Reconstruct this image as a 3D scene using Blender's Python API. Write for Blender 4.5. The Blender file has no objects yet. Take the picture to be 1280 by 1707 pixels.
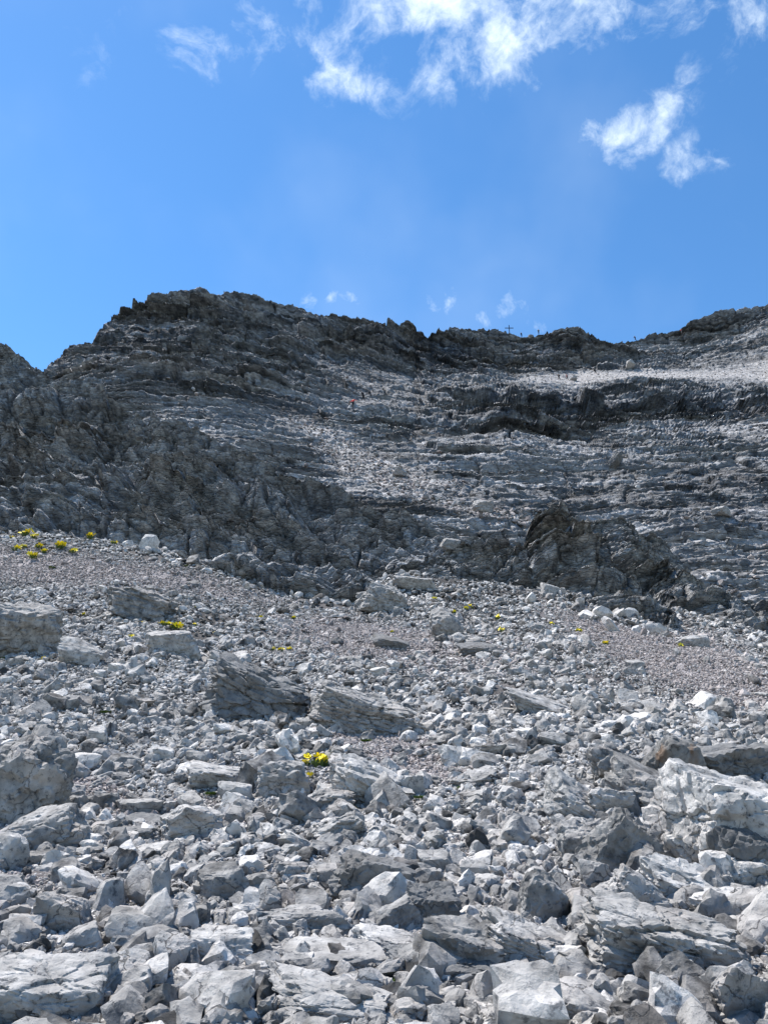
import bpy, bmesh, math, random
import numpy as np
from mathutils import Vector, Matrix, Euler

R = math.radians
scene = bpy.context.scene
COL = scene.collection
rng = np.random.default_rng(7)
random.seed(7)

# ------------------------------------------------------------------ camera
CAM = np.array([0.0, 0.0, 1.6])
PITCH = R(20.0)
F = 1232.0                      # focal length in pixels of the 1280 x 1707 photograph
cam_d = bpy.data.cameras.new('camera')
cam = bpy.data.objects.new('camera', cam_d)
COL.objects.link(cam)
cam.location = CAM
cam.rotation_euler = (R(90) + PITCH, 0, 0)
cam_d.sensor_fit = 'VERTICAL'
cam_d.sensor_height = 24.0
cam_d.lens = F * 24.0 / 1707.0
cam_d.clip_start = 0.05
cam_d.clip_end = 5000
scene.camera = cam

# ------------------------------------------------------------------ world, sun, exposure
SUN_EL, SUN_AZ = 62.0, -60.0      # azimuth measured from +Y (away from the camera), clockwise
scene.view_settings.view_transform = 'Standard'
scene.view_settings.look = 'None'
scene.view_settings.gamma = 1.0
scene.view_settings.exposure = 0.8
scene.view_settings.use_curve_mapping = False

sun_d = bpy.data.lights.new('sun', 'SUN')
sun_d.energy = 5.0
sun_d.angle = R(3.0)
sun_d.color = (1.0, 0.96, 0.91)
sun = bpy.data.objects.new('sun', sun_d)
COL.objects.link(sun)
sdir = Vector((math.sin(R(SUN_AZ)) * math.cos(R(SUN_EL)), math.cos(R(SUN_AZ)) * math.cos(R(SUN_EL)), math.sin(R(SUN_EL))))
sun.rotation_euler = sdir.to_track_quat('Z', 'Y').to_euler()
sun.location = sdir * 400

cP, sP = math.cos(PITCH), math.sin(PITCH)


def pix_dir(px, py):
    """direction (horizontal depth 1) through a pixel of the photograph, used once to lay out the place"""
    u = (np.asarray(px, float) - 640.0) / F
    v = (853.5 - np.asarray(py, float)) / F
    dy = cP - v * sP
    return u / dy, (sP + v * cP) / dy          # x per unit y, z per unit y


def at(px, py, D):
    ax, az = pix_dir(px, py)
    D = np.asarray(D, float)
    return np.stack([ax * D, D + 0 * ax, az * D + CAM[2]], -1)


def project(P):
    x, y, z = P[..., 0], P[..., 1], P[..., 2] - CAM[2]
    f = y * cP + z * sP
    v = -y * sP + z * cP
    return 640 + F * x / f, 853.5 - F * v / f


world = bpy.data.worlds.new('World')
scene.world = world
world.use_nodes = True
nt = world.node_tree
nt.nodes.clear()


def N(tree, kind, **kw):
    n = tree.nodes.new(kind)
    for k, v in kw.items():
        setattr(n, k, v)
    return n


def math_node(tree, op, a, b=None, clamp=False):
    n = tree.nodes.new('ShaderNodeMath')
    n.operation = op
    n.use_clamp = clamp
    for i, s in enumerate((a, b)):
        if s is None:
            continue
        if isinstance(s, (int, float)):
            n.inputs[i].default_value = s
        else:
            tree.links.new(s, n.inputs[i])
    return n.outputs[0]


def map_range(tree, v, a, b, c, d, interp='SMOOTHSTEP'):
    n = tree.nodes.new('ShaderNodeMapRange')
    n.interpolation_type = interp
    tree.links.new(v, n.inputs['Value'])
    for k, x in zip(('From Min', 'From Max', 'To Min', 'To Max'), (a, b, c, d)):
        n.inputs[k].default_value = x
    return n.outputs[0]


def build_world():
    L = nt.links.new
    sky = N(nt, 'ShaderNodeTexSky', sky_type='NISHITA')
    sky.sun_disc = False
    sky.sun_elevation = R(SUN_EL)
    sky.sun_rotation = R(SUN_AZ)
    sky.altitude = 2600
    sky.air_density = 1.25
    sky.dust_density = 0.35
    sky.ozone_density = 3.0
    hs = N(nt, 'ShaderNodeHueSaturation')
    hs.inputs['Hue'].default_value = 0.497
    hs.inputs['Saturation'].default_value = 1.2
    hs.inputs['Value'].default_value = 1.0
    L(sky.outputs[0], hs.inputs['Color'])
    bg = N(nt, 'ShaderNodeBackground')
    bg.inputs['Strength'].default_value = 0.135
    L(hs.outputs[0], bg.inputs['Color'])
    tc = N(nt, 'ShaderNodeTexCoord')
    # warped direction for wispy edges
    nz = N(nt, 'ShaderNodeTexNoise')
    nz.inputs['Scale'].default_value = 9.0
    nz.inputs['Detail'].default_value = 5.0
    nz.inputs['Roughness'].default_value = 0.6
    L(tc.outputs['Generated'], nz.inputs['Vector'])
    sub = N(nt, 'ShaderNodeVectorMath', operation='SUBTRACT')
    L(nz.outputs['Color'], sub.inputs[0])
    sub.inputs[1].default_value = (0.5, 0.5, 0.5)
    scl = N(nt, 'ShaderNodeVectorMath', operation='SCALE')
    L(sub.outputs[0], scl.inputs[0])
    scl.inputs['Scale'].default_value = 0.045
    add = N(nt, 'ShaderNodeVectorMath', operation='ADD')
    L(tc.outputs['Generated'], add.inputs[0])
    L(scl.outputs[0], add.inputs[1])
    warped = add.outputs[0]
    # cloud banks: centre pixel, half sizes, tilt, thickness
    blobs = [
        (440, 10, 60, 36, -35, .22),
        (560, 60, 60, 90, 25, .62), (610, 20, 80, 60, -35, .72), (600, 125, 120, 40, 0, .66), (705, 125, 70, 30, -20, .62),
        (660, 70, 60, 40, -20, .5), (740, 20, 110, 70, -10, .95), (800, 60, 110, 60, -35, 1.05), (850, 110, 70, 36, -35, .8),
        (925, 150, 46, 26, -20, .5), (540, 165, 22, 56, 20, .42),
        (990, 10, 90, 50, 8, .85), (1120, 20, 100, 36, -10, .7), (1040, 50, 70, 26, -20, .6),
        (1270, 15, 50, 50, 0, .8), (1222, 75, 20, 56, -15, .5), (1265, 140, 18, 60, -20, .36),
        (1040, 205, 70, 34, 10, .86), (1100, 190, 80, 26, 42, .8), (1150, 140, 30, 60, -35, .5),
        (1140, 275, 46, 34, -25, .66), (1190, 280, 30, 16, 0, .5), (1040, 250, 60, 18, 25, .5),
        (700, 470, 22, 70, 22, .62), (575, 495, 60, 22, -30, .6), (505, 490, 30, 34, 0, .6),
        (745, 495, 18, 46, 0, .6), (820, 525, 66, 20, 8, .56), (860, 505, 40, 30, -30, .5), (890, 535, 34, 30, 0, .45),
        (880, -90, 520, 70, 0, .8), (300, -300, 300, 90, 10, .55), (1500, 160, 130, 120, 20, .7), (1620, 420, 120, 50, 0, .5),
        (-420, 120, 160, 90, 10, .6), (-300, 430, 120, 36, 0, .4), (500, -420, 500, 120, 0, .7), (1300, -350, 300, 120, 20, .7)]
    total = None
    for (px, py, rx, ry, ang, s) in blobs:
        ax, az = pix_dir(px, py)
        c = Vector((float(ax), 1.0, float(az))).normalized()
        right = c.cross(Vector((0, 0, 1))).normalized()
        up = right.cross(c)
        a = R(ang)
        t1 = right * math.cos(a) + up * math.sin(a)
        t2 = -right * math.sin(a) + up * math.cos(a)
        M = Matrix((t1, t2, t1.cross(t2))).transposed()
        k = 1.0 / F * (1.0 if abs(px - 640) < 900 and py > -200 else 1.0)
        mp = N(nt, 'ShaderNodeMapping', vector_type='TEXTURE')
        mp.inputs['Location'].default_value = c
        mp.inputs['Rotation'].default_value = M.to_euler()
        mp.inputs['Scale'].default_value = (rx * k * 1.5, ry * k * 1.5, 0.35)
        L(warped, mp.inputs['Vector'])
        ln = N(nt, 'ShaderNodeVectorMath', operation='LENGTH')
        L(mp.outputs[0], ln.inputs[0])
        m = map_range(nt, ln.outputs['Value'], 0.1, 1.25, s, 0.0)
        total = m if total is None else math_node(nt, 'MAXIMUM', total, m)
    # scattered clouds over the rest of the sky, behind and beside the view
    sep = N(nt, 'ShaderNodeSeparateXYZ')
    L(tc.outputs['Generated'], sep.inputs[0])
    n2 = N(nt, 'ShaderNodeTexNoise')
    n2.inputs['Scale'].default_value = 2.2
    n2.inputs['Detail'].default_value = 3.0
    L(tc.outputs['Generated'], n2.inputs['Vector'])
    other = map_range(nt, n2.outputs['Fac'], 0.5, 0.68, 0.0, 0.8)
    back = map_range(nt, sep.outputs['Y'], 0.1, 0.35, 1.0, 0.0)
    total = math_node(nt, 'MAXIMUM', total, math_node(nt, 'MULTIPLY', other, back))
    # fine structure
    mpf = N(nt, 'ShaderNodeMapping')
    mpf.inputs['Location'].default_value = (7.3, 2.2, 0)
    mpf.inputs['Rotation'].default_value = (0.3, 0.5, 0.4)
    mpf.inputs['Scale'].default_value = (1.0, 1.0, 1.0)
    L(warped, mpf.inputs['Vector'])
    f1 = N(nt, 'ShaderNodeTexNoise')
    f1.inputs['Scale'].default_value = 12.0
    f1.inputs['Detail'].default_value = 10.0
    f1.inputs['Roughness'].default_value = 0.64
    f1.inputs['Distortion'].default_value = 0.3
    L(mpf.outputs[0], f1.inputs['Vector'])
    dens = math_node(nt, 'ADD', math_node(nt, 'MULTIPLY', f1.outputs['Fac'], 3.8), -2.5)
    dens = math_node(nt, 'ADD', dens, math_node(nt, 'MULTIPLY', total, 1.15))
    dens = map_range(nt, dens, -0.1, 1.25, 0.0, 1.0)
    dens = math_node(nt, 'MULTIPLY', dens, math_node(nt, 'MULTIPLY', total, 1.8, True), True)
    # very thin veil
    n3 = N(nt, 'ShaderNodeTexNoise')
    n3.inputs['Scale'].default_value = 3.0
    n3.inputs['Detail'].default_value = 4.0
    L(warped, n3.inputs['Vector'])
    veil = map_range(nt, n3.outputs['Fac'], 0.45, 0.8, 0.0, 0.12)
    fac = math_node(nt, 'MAXIMUM', dens, veil)
    cb = N(nt, 'ShaderNodeBackground')
    cb.inputs['Color'].default_value = (0.80, 0.91, 1.0, 1)
    cb.inputs['Strength'].default_value = 0.82
    mix = N(nt, 'ShaderNodeMixShader')
    L(fac, mix.inputs[0])
    L(bg.outputs[0], mix.inputs[1])
    L(cb.outputs[0], mix.inputs[2])
    out = N(nt, 'ShaderNodeOutputWorld')
    L(mix.outputs[0], out.inputs['Surface'])


build_world()


# ------------------------------------------------------------------ numpy noise
def _hash(ix, iy, iz, seed):
    h = (ix.astype(np.uint32) * np.uint32(374761393) + iy.astype(np.uint32) * np.uint32(668265263)
         + iz.astype(np.uint32) * np.uint32(2147483647 - 1274126177 % 2147483647) + np.uint32((seed * 3266489917) & 0xffffffff))
    h ^= h >> np.uint32(15)
    h *= np.uint32(2246822519)
    h ^= h >> np.uint32(13)
    h *= np.uint32(3266489917)
    h ^= h >> np.uint32(16)
    return h


def _h01(h):
    return h.astype(np.float32) * np.float32(1.0 / 4294967296.0)


def vnoise(P, seed=0):
    """smooth value noise, -1..1"""
    P = P.astype(np.float32)
    I = np.floor(P).astype(np.int32)
    f = P - I
    f = f * f * f * (f * (f * 6 - 15) + 10)
    out = 0
    for dx in (0, 1):
        wx = f[:, 0] if dx else 1 - f[:, 0]
        for dy in (0, 1):
            wy = f[:, 1] if dy else 1 - f[:, 1]
            for dz in (0, 1):
                wz = f[:, 2] if dz else 1 - f[:, 2]
                out = out + wx * wy * wz * _h01(_hash(I[:, 0] + dx, I[:, 1] + dy, I[:, 2] + dz, seed))
    return out * 2 - 1


def fbm(P, octaves=4, seed=0, gain=0.5, lac=2.03):
    a, s, o = 1.0, 0.0, 0
    Q = P.astype(np.float32)
    for k in range(octaves):
        o = o + a * vnoise(Q, seed + k * 17)
        s += a
        a *= gain
        Q = Q * lac + 13.7
    return o / s


def ridged(P, octaves=4, seed=0, gain=0.5):
    a, s, o = 1.0, 0.0, 0
    Q = P.astype(np.float32)
    for k in range(octaves):
        o = o + a * (1 - 2 * np.abs(vnoise(Q, seed + k * 31)))
        s += a
        a *= gain
        Q = Q * 2.03 + 5.1
    return o / s


def blocks(P, seed=0, tilt=0.5, jitter=0.85, round_=0.0):
    """broken rock: every cell has its own offset and its own tilted face; returns displacement and crack (0 at the joints)"""
    P = P.astype(np.float32)
    I = np.floor(P).astype(np.int32)
    n = len(P)
    f1 = np.full(n, 9.0, np.float32)
    f2 = np.full(n, 9.0, np.float32)
    disp = np.zeros(n, np.float32)
    for dx in (-1, 0, 1):
        for dy in (-1, 0, 1):
            for dz in (-1, 0, 1):
                cx, cy, cz = I[:, 0] + dx, I[:, 1] + dy, I[:, 2] + dz
                h = _hash(cx, cy, cz, seed)
                r1 = (h & np.uint32(1023)).astype(np.float32) / 1023 - .5
                r2 = ((h >> np.uint32(10)) & np.uint32(1023)).astype(np.float32) / 1023 - .5
                r3 = ((h >> np.uint32(20)) & np.uint32(1023)).astype(np.float32) / 1023 - .5
                ox = P[:, 0] - (cx + .5 + r1 * jitter)
                oy = P[:, 1] - (cy + .5 + r2 * jitter)
                oz = P[:, 2] - (cz + .5 + r3 * jitter)
                d = ox * ox + oy * oy + oz * oz
                g = r2 * 1.3 + (r3 * ox + r1 * oy + (r1 + r2) * oz) * 2 * tilt
                near = d < f1
                f2 = np.where(near, f1, np.minimum(f2, d))
                disp = np.where(near, g, disp)
                f1 = np.where(near, d, f1)
    e = np.clip((np.sqrt(f2) - np.sqrt(f1)) * 3.0, 0, 1)
    if round_:
        w = np.clip(e * round_, 0, 1)
        disp = disp * w * w * (3 - 2 * w)
    return disp, e


def courses(P, zb, thick, w, seed, amp, groove, tilt=.5, gw=.10):
    """bedded and jointed rock: irregular courses of blocks, each with its own set-back and tilt; returns displacement, position in bed, joint mask"""
    z0 = zb / thick
    o = np.zeros_like(z0)
    zi = z0 + .55 * vnoise(np.stack([o, o, z0 / 2.1], -1), seed) + .25 * vnoise(np.stack([o, o + 9, z0 / 1.1], -1), seed + 1)
    i = np.floor(zi)
    fz = zi - i
    ii = i.astype(np.int32)
    zz = np.zeros_like(ii)
    r = _h01(_hash(ii, zz, zz, seed + 2))
    wi = w * (.45 + 1.3 * r)
    u = (P[:, 0] + .25 * P[:, 1]) / wi + r * 61 + .5 * vnoise(P / (w * 1.7), seed + 3) + .16 * vnoise(P / (w * .5), seed + 6)
    j = np.floor(u)
    fu = u - j
    jj = j.astype(np.int32)
    h1, h2, h3 = (_h01(_hash(ii, jj, zz + k, seed + 4)) for k in (1, 2, 3))
    jl = _h01(_hash(ii, jj + (fu > .5), zz + 7, seed + 5))
    ez = np.minimum(fz, 1 - fz) * thick
    ex = np.minimum(fu, 1 - fu) * wi
    g = gw * thick
    ge = np.clip(ez / g, 0, 1)
    gx = np.clip(ex / g, 0, 1)
    cut = np.maximum((1 - ge) * (.4 + .6 * h2), (1 - gx) * jl)
    d = amp * (h1 - .5 + tilt * ((h2 - .5) * (fu - .5) + (h3 - .5) * (fz - .5)) * 2) - groove * cut
    return d, fz - .5, cut


def tps_fit(X, v, s=1.0, smooth=1e-4):
    X = np.asarray(X, float) / s
    v = np.asarray(v, float)
    n = len(X)
    d2 = ((X[:, None] - X[None]) ** 2).sum(-1)
    K = 0.5 * d2 * np.log(d2 + 1e-12) + smooth * np.eye(n)
    Pm = np.concatenate([np.ones((n, 1)), X], 1)
    A = np.zeros((n + 3, n + 3))
    A[:n, :n] = K
    A[:n, n:] = Pm
    A[n:, :n] = Pm.T
    w = np.linalg.solve(A, np.concatenate([v, np.zeros(3)]))

    def f(Q):
        Q = np.asarray(Q, float) / s
        out = np.empty(len(Q))
        for i in range(0, len(Q), 40000):
            q = Q[i:i + 40000]
            d = ((q[:, None] - X[None]) ** 2).sum(-1)
            out[i:i + 40000] = (0.5 * d * np.log(d + 1e-12)) @ w[:n] + w[n] + q @ w[n + 1:]
        return out
    return f


# ------------------------------------------------------------------ object helpers
def tag(o, label=None, cat=None, group=None, kind=None):
    if label: o['label'] = label
    if cat: o['category'] = cat
    if group: o['group'] = group
    if kind: o['kind'] = kind
    return o


def mesh_obj(name, me, mat=None, parent=None, link=True):
    o = bpy.data.objects.new(name, me)
    if mat and not me.materials:
        me.materials.append(mat)
    if link:
        COL.objects.link(o)
    if parent is not None:
        o.parent = parent
    return o


def grid_mesh(name, V, nr, nc, smooth=True, attrs=None):
    """V: (nr*nc, 3) row-major"""
    me = bpy.data.meshes.new(name)
    idx = np.arange(nr * nc, dtype=np.int32).reshape(nr, nc)
    q = np.stack([idx[:-1, :-1], idx[:-1, 1:], idx[1:, 1:], idx[1:, :-1]], -1).reshape(-1, 4)
    me.vertices.add(len(V))
    me.vertices.foreach_set('co', V.astype(np.float32).ravel())
    me.loops.add(q.size)
    me.loops.foreach_set('vertex_index', q.ravel())
    me.polygons.add(len(q))
    me.polygons.foreach_set('loop_start', np.arange(0, q.size, 4, dtype=np.int32))
    me.polygons.foreach_set('use_smooth', np.full(len(q), smooth))
    me.update(calc_edges=True)
    add_attrs(me, attrs)
    return me


def add_attrs(me, attrs):
    for k, a in (attrs or {}).items():
        if a.ndim == 1:
            at_ = me.attributes.new(k, 'FLOAT', 'POINT')
            at_.data.foreach_set('value', a.astype(np.float32))
        else:
            at_ = me.attributes.new(k, 'FLOAT_COLOR', 'POINT')
            c = np.ones((len(a), 4), np.float32)
            c[:, :3] = a
            at_.data.foreach_set('color', c.ravel())


def grid_normals(V, nr, nc):
    G = V.reshape(nr, nc, 3)
    du = np.gradient(G, axis=1)
    dv = np.gradient(G, axis=0)
    n = np.cross(du, dv)
    n /= np.linalg.norm(n, axis=-1, keepdims=True) + 1e-9
    n = n.reshape(-1, 3)
    if n[:, 2].mean() < 0:
        n = -n
    return n


# ------------------------------------------------------------------ materials
def new_mat(name):
    m = bpy.data.materials.new(name)
    m.use_nodes = True
    t = m.node_tree
    b = t.nodes['Principled BSDF']
    b.inputs['Roughness'].default_value = 0.9
    b.inputs['Specular IOR Level'].default_value = 0.25
    return m, t, b


def flat_mat(name, col, rough=0.8):
    m, t, b = new_mat(name)
    n = N(t, 'ShaderNodeTexNoise')
    n.inputs['Scale'].default_value = 40
    tc = N(t, 'ShaderNodeTexCoord')
    t.links.new(tc.outputs['Object'], n.inputs['Vector'])
    r = N(t, 'ShaderNodeValToRGB')
    r.color_ramp.elements[0].color = tuple(c * 0.75 for c in col) + (1,)
    r.color_ramp.elements[1].color = tuple(min(1, c * 1.2) for c in col) + (1,)
    t.links.new(n.outputs['Fac'], r.inputs['Fac'])
    t.links.new(r.outputs[0], b.inputs['Base Color'])
    b.inputs['Roughness'].default_value = rough
    return m


def rock_terrain_mat(name, scale, bump_d, bump_s=0.8):
    """albedo from the 'alb' attribute (weathering, and painted gap shade on the scree, worked out per vertex), finer mottling and relief from nodes"""
    m, t, b = new_mat(name)
    L = t.links.new
    geo = N(t, 'ShaderNodeNewGeometry')
    at_ = N(t, 'ShaderNodeAttribute', attribute_name='alb')
    n1 = N(t, 'ShaderNodeTexNoise')
    n1.inputs['Scale'].default_value = scale
    n1.inputs['Detail'].default_value = 8
    n1.inputs['Roughness'].default_value = 0.68
    mp = N(t, 'ShaderNodeMapping')
    mp.inputs['Scale'].default_value = (0.7, 0.7, 1.6)
    L(geo.outputs['Position'], mp.inputs['Vector'])
    L(mp.outputs[0], n1.inputs['Vector'])
    f = map_range(t, n1.outputs['Fac'], 0.3, 0.7, 0.4, 1.6, 'LINEAR')
    mul = N(t, 'ShaderNodeVectorMath', operation='SCALE')
    L(at_.outputs['Color'], mul.inputs[0])
    L(f, mul.inputs['Scale'])
    L(mul.outputs[0], b.inputs['Base Color'])
    v = N(t, 'ShaderNodeTexVoronoi', feature='DISTANCE_TO_EDGE')
    v.inputs['Scale'].default_value = scale * 1.1
    L(mp.outputs[0], v.inputs['Vector'])
    e = map_range(t, v.outputs['Distance'], 0.0, 0.12, 0.0, 1.0)
    h = math_node(t, 'ADD', n1.outputs['Fac'], math_node(t, 'MULTIPLY', e, 0.25))
    bp = N(t, 'ShaderNodeBump')
    bp.inputs['Strength'].default_value = bump_s
    bp.inputs['Distance'].default_value = bump_d
    L(h, bp.inputs['Height'])
    L(bp.outputs[0], b.inputs['Normal'])
    return m


def stone_mat(name, lo, hi, spot=0.5, scale=1.0, warm=(0.40, 0.36, 0.33), rust=0.0, rnd=0.85):  # rust: share of orange staining
    """loose limestone: per-stone tone, blue-grey mottling, dark lichen and hairline veins"""
    m, t, b = new_mat(name)
    L = t.links.new
    tc = N(t, 'ShaderNodeTexCoord')
    oi = N(t, 'ShaderNodeObjectInfo')
    off = N(t, 'ShaderNodeVectorMath', operation='ADD')
    sc = N(t, 'ShaderNodeVectorMath', operation='SCALE')
    cv = N(t, 'ShaderNodeCombineXYZ')
    r50 = math_node(t, 'MULTIPLY', oi.outputs['Random'], 50.0)
    L(r50, cv.inputs[0]); L(r50, cv.inputs[1])
    geo = N(t, 'ShaderNodeNewGeometry')
    L(geo.outputs['Position'], off.inputs[0])
    L(cv.outputs[0], off.inputs[1])
    n1 = N(t, 'ShaderNodeTexNoise')
    n1.inputs['Scale'].default_value = 7.0 * scale
    n1.inputs['Detail'].default_value = 7
    n1.inputs['Roughness'].default_value = 0.62
    L(off.outputs[0], n1.inputs['Vector'])
    f = math_node(t, 'ADD', math_node(t, 'MULTIPLY', math_node(t, 'ADD', n1.outputs['Fac'], -0.5), 1.6), math_node(t, 'ADD', math_node(t, 'MULTIPLY', oi.outputs['Random'], rnd), (0.85 - rnd) * .55), False)
    ramp = N(t, 'ShaderNodeValToRGB')
    e = ramp.color_ramp.elements
    e[0].position = 0.0
    e[0].color = (*lo, 1)
    e[1].position = 0.95
    e[1].color = (*hi, 1)
    L(f, ramp.inputs['Fac'])
    # warm dust on some stones
    mixw = N(t, 'ShaderNodeMix', data_type='RGBA')
    n4 = N(t, 'ShaderNodeTexNoise')
    n4.inputs['Scale'].default_value = 2.3 * scale
    n4.inputs['Detail'].default_value = 4
    L(off.outputs[0], n4.inputs['Vector'])
    L(map_range(t, n4.outputs['Fac'], 0.5, 0.72, 0.0, 0.55), mixw.inputs['Factor'])
    L(ramp.outputs[0], mixw.inputs['A'])
    mixw.inputs['B'].default_value = (*warm, 1)
    # lichen and dark stains
    n2 = N(t, 'ShaderNodeTexNoise')
    n2.inputs['Scale'].default_value = 19.0 * scale
    n2.inputs['Detail'].default_value = 9
    n2.inputs['Roughness'].default_value = 0.75
    L(off.outputs[0], n2.inputs['Vector'])
    mixd = N(t, 'ShaderNodeMix', data_type='RGBA')
    L(map_range(t, n2.outputs['Fac'], 0.52, 0.64, 0.0, spot), mixd.inputs['Factor'])
    L(mixw.outputs['Result'], mixd.inputs['A'])
    mixd.inputs['B'].default_value = (0.065, 0.07, 0.078, 1)
    col = mixd.outputs['Result']
    # hairline cracks
    w = N(t, 'ShaderNodeTexVoronoi', feature='DISTANCE_TO_EDGE')
    w.inputs['Scale'].default_value = 4.5 * scale
    wadd = N(t, 'ShaderNodeVectorMath', operation='ADD')
    ws = N(t, 'ShaderNodeVectorMath', operation='SCALE')
    L(n1.outputs['Color'], ws.inputs[0])
    ws.inputs['Scale'].default_value = 0.13 / scale
    L(off.outputs[0], wadd.inputs[0]); L(ws.outputs[0], wadd.inputs[1])
    L(wadd.outputs[0], w.inputs['Vector'])
    crack = map_range(t, w.outputs['Distance'], 0.0, 0.016, 1.0, 0.0)
    crack = math_node(t, 'MULTIPLY', crack, map_range(t, n4.outputs['Fac'], 0.48, 0.6, 0.0, 0.6))
    mixc = N(t, 'ShaderNodeMix', data_type='RGBA')
    L(crack, mixc.inputs['Factor'])
    L(col, mixc.inputs['A'])
    mixc.inputs['B'].default_value = (0.05, 0.05, 0.052, 1)
    col = mixc.outputs['Result']
    if rust:
        n5 = N(t, 'ShaderNodeTexNoise')
        n5.inputs['Scale'].default_value = 3.2
        n5.inputs['Detail'].default_value = 4
        mp = N(t, 'ShaderNodeMapping')
        mp.inputs['Scale'].default_value = (1.6, 1.6, 0.5)
        L(geo.outputs['Position'], mp.inputs['Vector'])
        L(mp.outputs[0], n5.inputs['Vector'])
        mr = N(t, 'ShaderNodeMix', data_type='RGBA')
        L(map_range(t, n5.outputs['Fac'], 0.55, 0.66, 0.0, rust), mr.inputs['Factor'])
        L(col, mr.inputs['A'])
        mr.inputs['B'].default_value = (0.15, 0.075, 0.028, 1)
        col = mr.outputs['Result']
    L(col, b.inputs['Base Color'])
    h = math_node(t, 'ADD', math_node(t, 'MULTIPLY', n2.outputs['Fac'], 0.5), n1.outputs['Fac'])
    h = math_node(t, 'SUBTRACT', h, math_node(t, 'MULTIPLY', crack, 0.5))
    bp = N(t, 'ShaderNodeBump')
    bp.inputs['Strength'].default_value = 1.0
    bp.inputs['Distance'].default_value = 0.03 / scale
    L(h, bp.inputs['Height'])
    L(bp.outputs[0], b.inputs['Normal'])
    return m


M_STONE = stone_mat('limestone', (0.045, 0.043, 0.041), (0.62, 0.592, 0.56), 0.75)
M_GRIT = stone_mat('pink_grit', (0.15, 0.128, 0.122), (0.47, 0.42, 0.395), 0.3)
M_BOULDER = stone_mat('limestone_boulder', (0.055, 0.053, 0.05), (0.50, 0.48, 0.455), 0.95, 1.0, rnd=.3)
M_PALE = stone_mat('limestone_pale', (0.10, 0.097, 0.093), (0.62, 0.595, 0.565), 0.9, 1.0, rnd=.3)
M_DARK = stone_mat('limestone_weathered', (0.05, 0.05, 0.05), (0.26, 0.256, 0.25), 0.8, 1.0, (0.15, 0.135, 0.12), rnd=.3)
M_RUST = stone_mat('limestone_rust_stained', (0.11, 0.108, 0.105), (0.26, 0.25, 0.235), 0.6, 1.0, (0.17, 0.15, 0.12), 0.6, rnd=.3)
M_MTN = rock_terrain_mat('mountain_rock', 1.3, 0.5, 0.9)
M_CRAG = rock_terrain_mat('crag_rock', 2.6, 0.4, 1.0)
M_GROUND = rock_terrain_mat('scree_grit', 22.0, 0.05, 1.0)

# ------------------------------------------------------------------ layout of the place
# foot of the rock faces: photo column, row, distance
FOOT = np.array([(-500, 850, 40), (-300, 868, 38), (0, 886, 36), (120, 892, 35), (200, 910, 34), (350, 938, 33), (430, 965, 32.5), (490, 1000, 32),
                 (560, 1012, 32), (620, 1000, 34), (690, 958, 37), (725, 985, 35), (800, 1003, 34), (840, 1010, 33),
                 (900, 985, 36), (980, 1010, 34), (1040, 1030, 33), (1100, 1052, 32), (1125, 1022, 37), (1170, 1040, 36.5),
                 (1280, 1062, 36), (1500, 1085, 35), (1800, 1110, 34)], float)


def foot_row(px):
    return np.interp(px, FOOT[:, 0], FOOT[:, 1])


def foot_D(px):
    return np.interp(px, FOOT[:, 0], FOOT[:, 2])


gc = []
for c in [(640, 1707, 3.0), (0, 1707, 2.95), (1280, 1707, 3.0),
          (0, 1600, 3.7), (640, 1600, 3.75), (1280, 1600, 3.7),
          (0, 1500, 4.7), (640, 1500, 4.8), (1280, 1500, 4.5),
          (-300, 1400, 5.8), (0, 1400, 6.0), (320, 1400, 6.1), (640, 1400, 6.2), (960, 1400, 5.9), (1280, 1400, 5.6), (1600, 1400, 5.4),
          (0, 1300, 7.6), (320, 1300, 8.0), (640, 1300, 7.9), (960, 1300, 7.4), (1280, 1300, 7.0), (1600, 1300, 6.8),
          (0, 1200, 10.2), (320, 1200, 10.8), (560, 1225, 10.2), (640, 1195, 11.6), (960, 1200, 10.4), (1280, 1200, 11.0),
          (-300, 1100, 15.0), (0, 1100, 15.0), (320, 1100, 16.0), (640, 1100, 17.0), (960, 1100, 17.0), (1280, 1150, 14.5), (1600, 1150, 15),
          (0, 1000, 23), (300, 1030, 21.5), (600, 1050, 23.5), (480, 1040, 23), (850, 1060, 23), (1100, 1100, 21.5), (1280, 1110, 22),
          (-300, 960, 26), (0, 935, 29.5), (200, 960, 27.5), (730, 1010, 30), (980, 1045, 28), (1200, 1075, 28)]:
    gc.append(at(*c))
gc = np.array(gc)
fp = at(FOOT[:, 0], FOOT[:, 1], FOOT[:, 2])
back = fp.copy()
back[:, 0] *= 1.35
back[:, 1] *= 1.35
back[:, 2] += 1.0
extra = np.array([(0, 0, 0), (-3, 0, 0), (3, 0, 0), (0, -4, -0.7), (-8, -4, -0.7), (8, -4, -.7), (-5, 3, .7), (5, 3, .7),
                  (-12, 8, 1.6), (12, 8, 1.6), (-30, 0, 0), (30, 0, 0)], float)
GC = np.concatenate([gc, fp, back, extra])
_ground = tps_fit(GC[:, :2], GC[:, 2], 10.0, 2e-3)


def ground(x, y):
    P = np.stack([x, y, 0 * x], -1)
    z = _ground(P[:, :2])
    k = np.clip(y / 12.0, 0.35, 1.6)
    z = z + 0.27 * k * fbm(P / 2.6, 3, 3) + 0.05 * k * fbm(P / 0.6, 2, 9)
    # worn path across the middle
    return z


def ground_normal(x, y):
    e = 0.15
    gx = (ground(x + e, y) - ground(x - e, y)) / (2 * e)
    gy = (ground(x, y + e) - ground(x, y - e)) / (2 * e)
    n = np.stack([-gx, -gy, np.ones_like(gx)], -1)
    return n / np.linalg.norm(n, axis=-1, keepdims=True)


_Ds = np.exp(np.linspace(math.log(1.6), math.log(60), 500))


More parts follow.
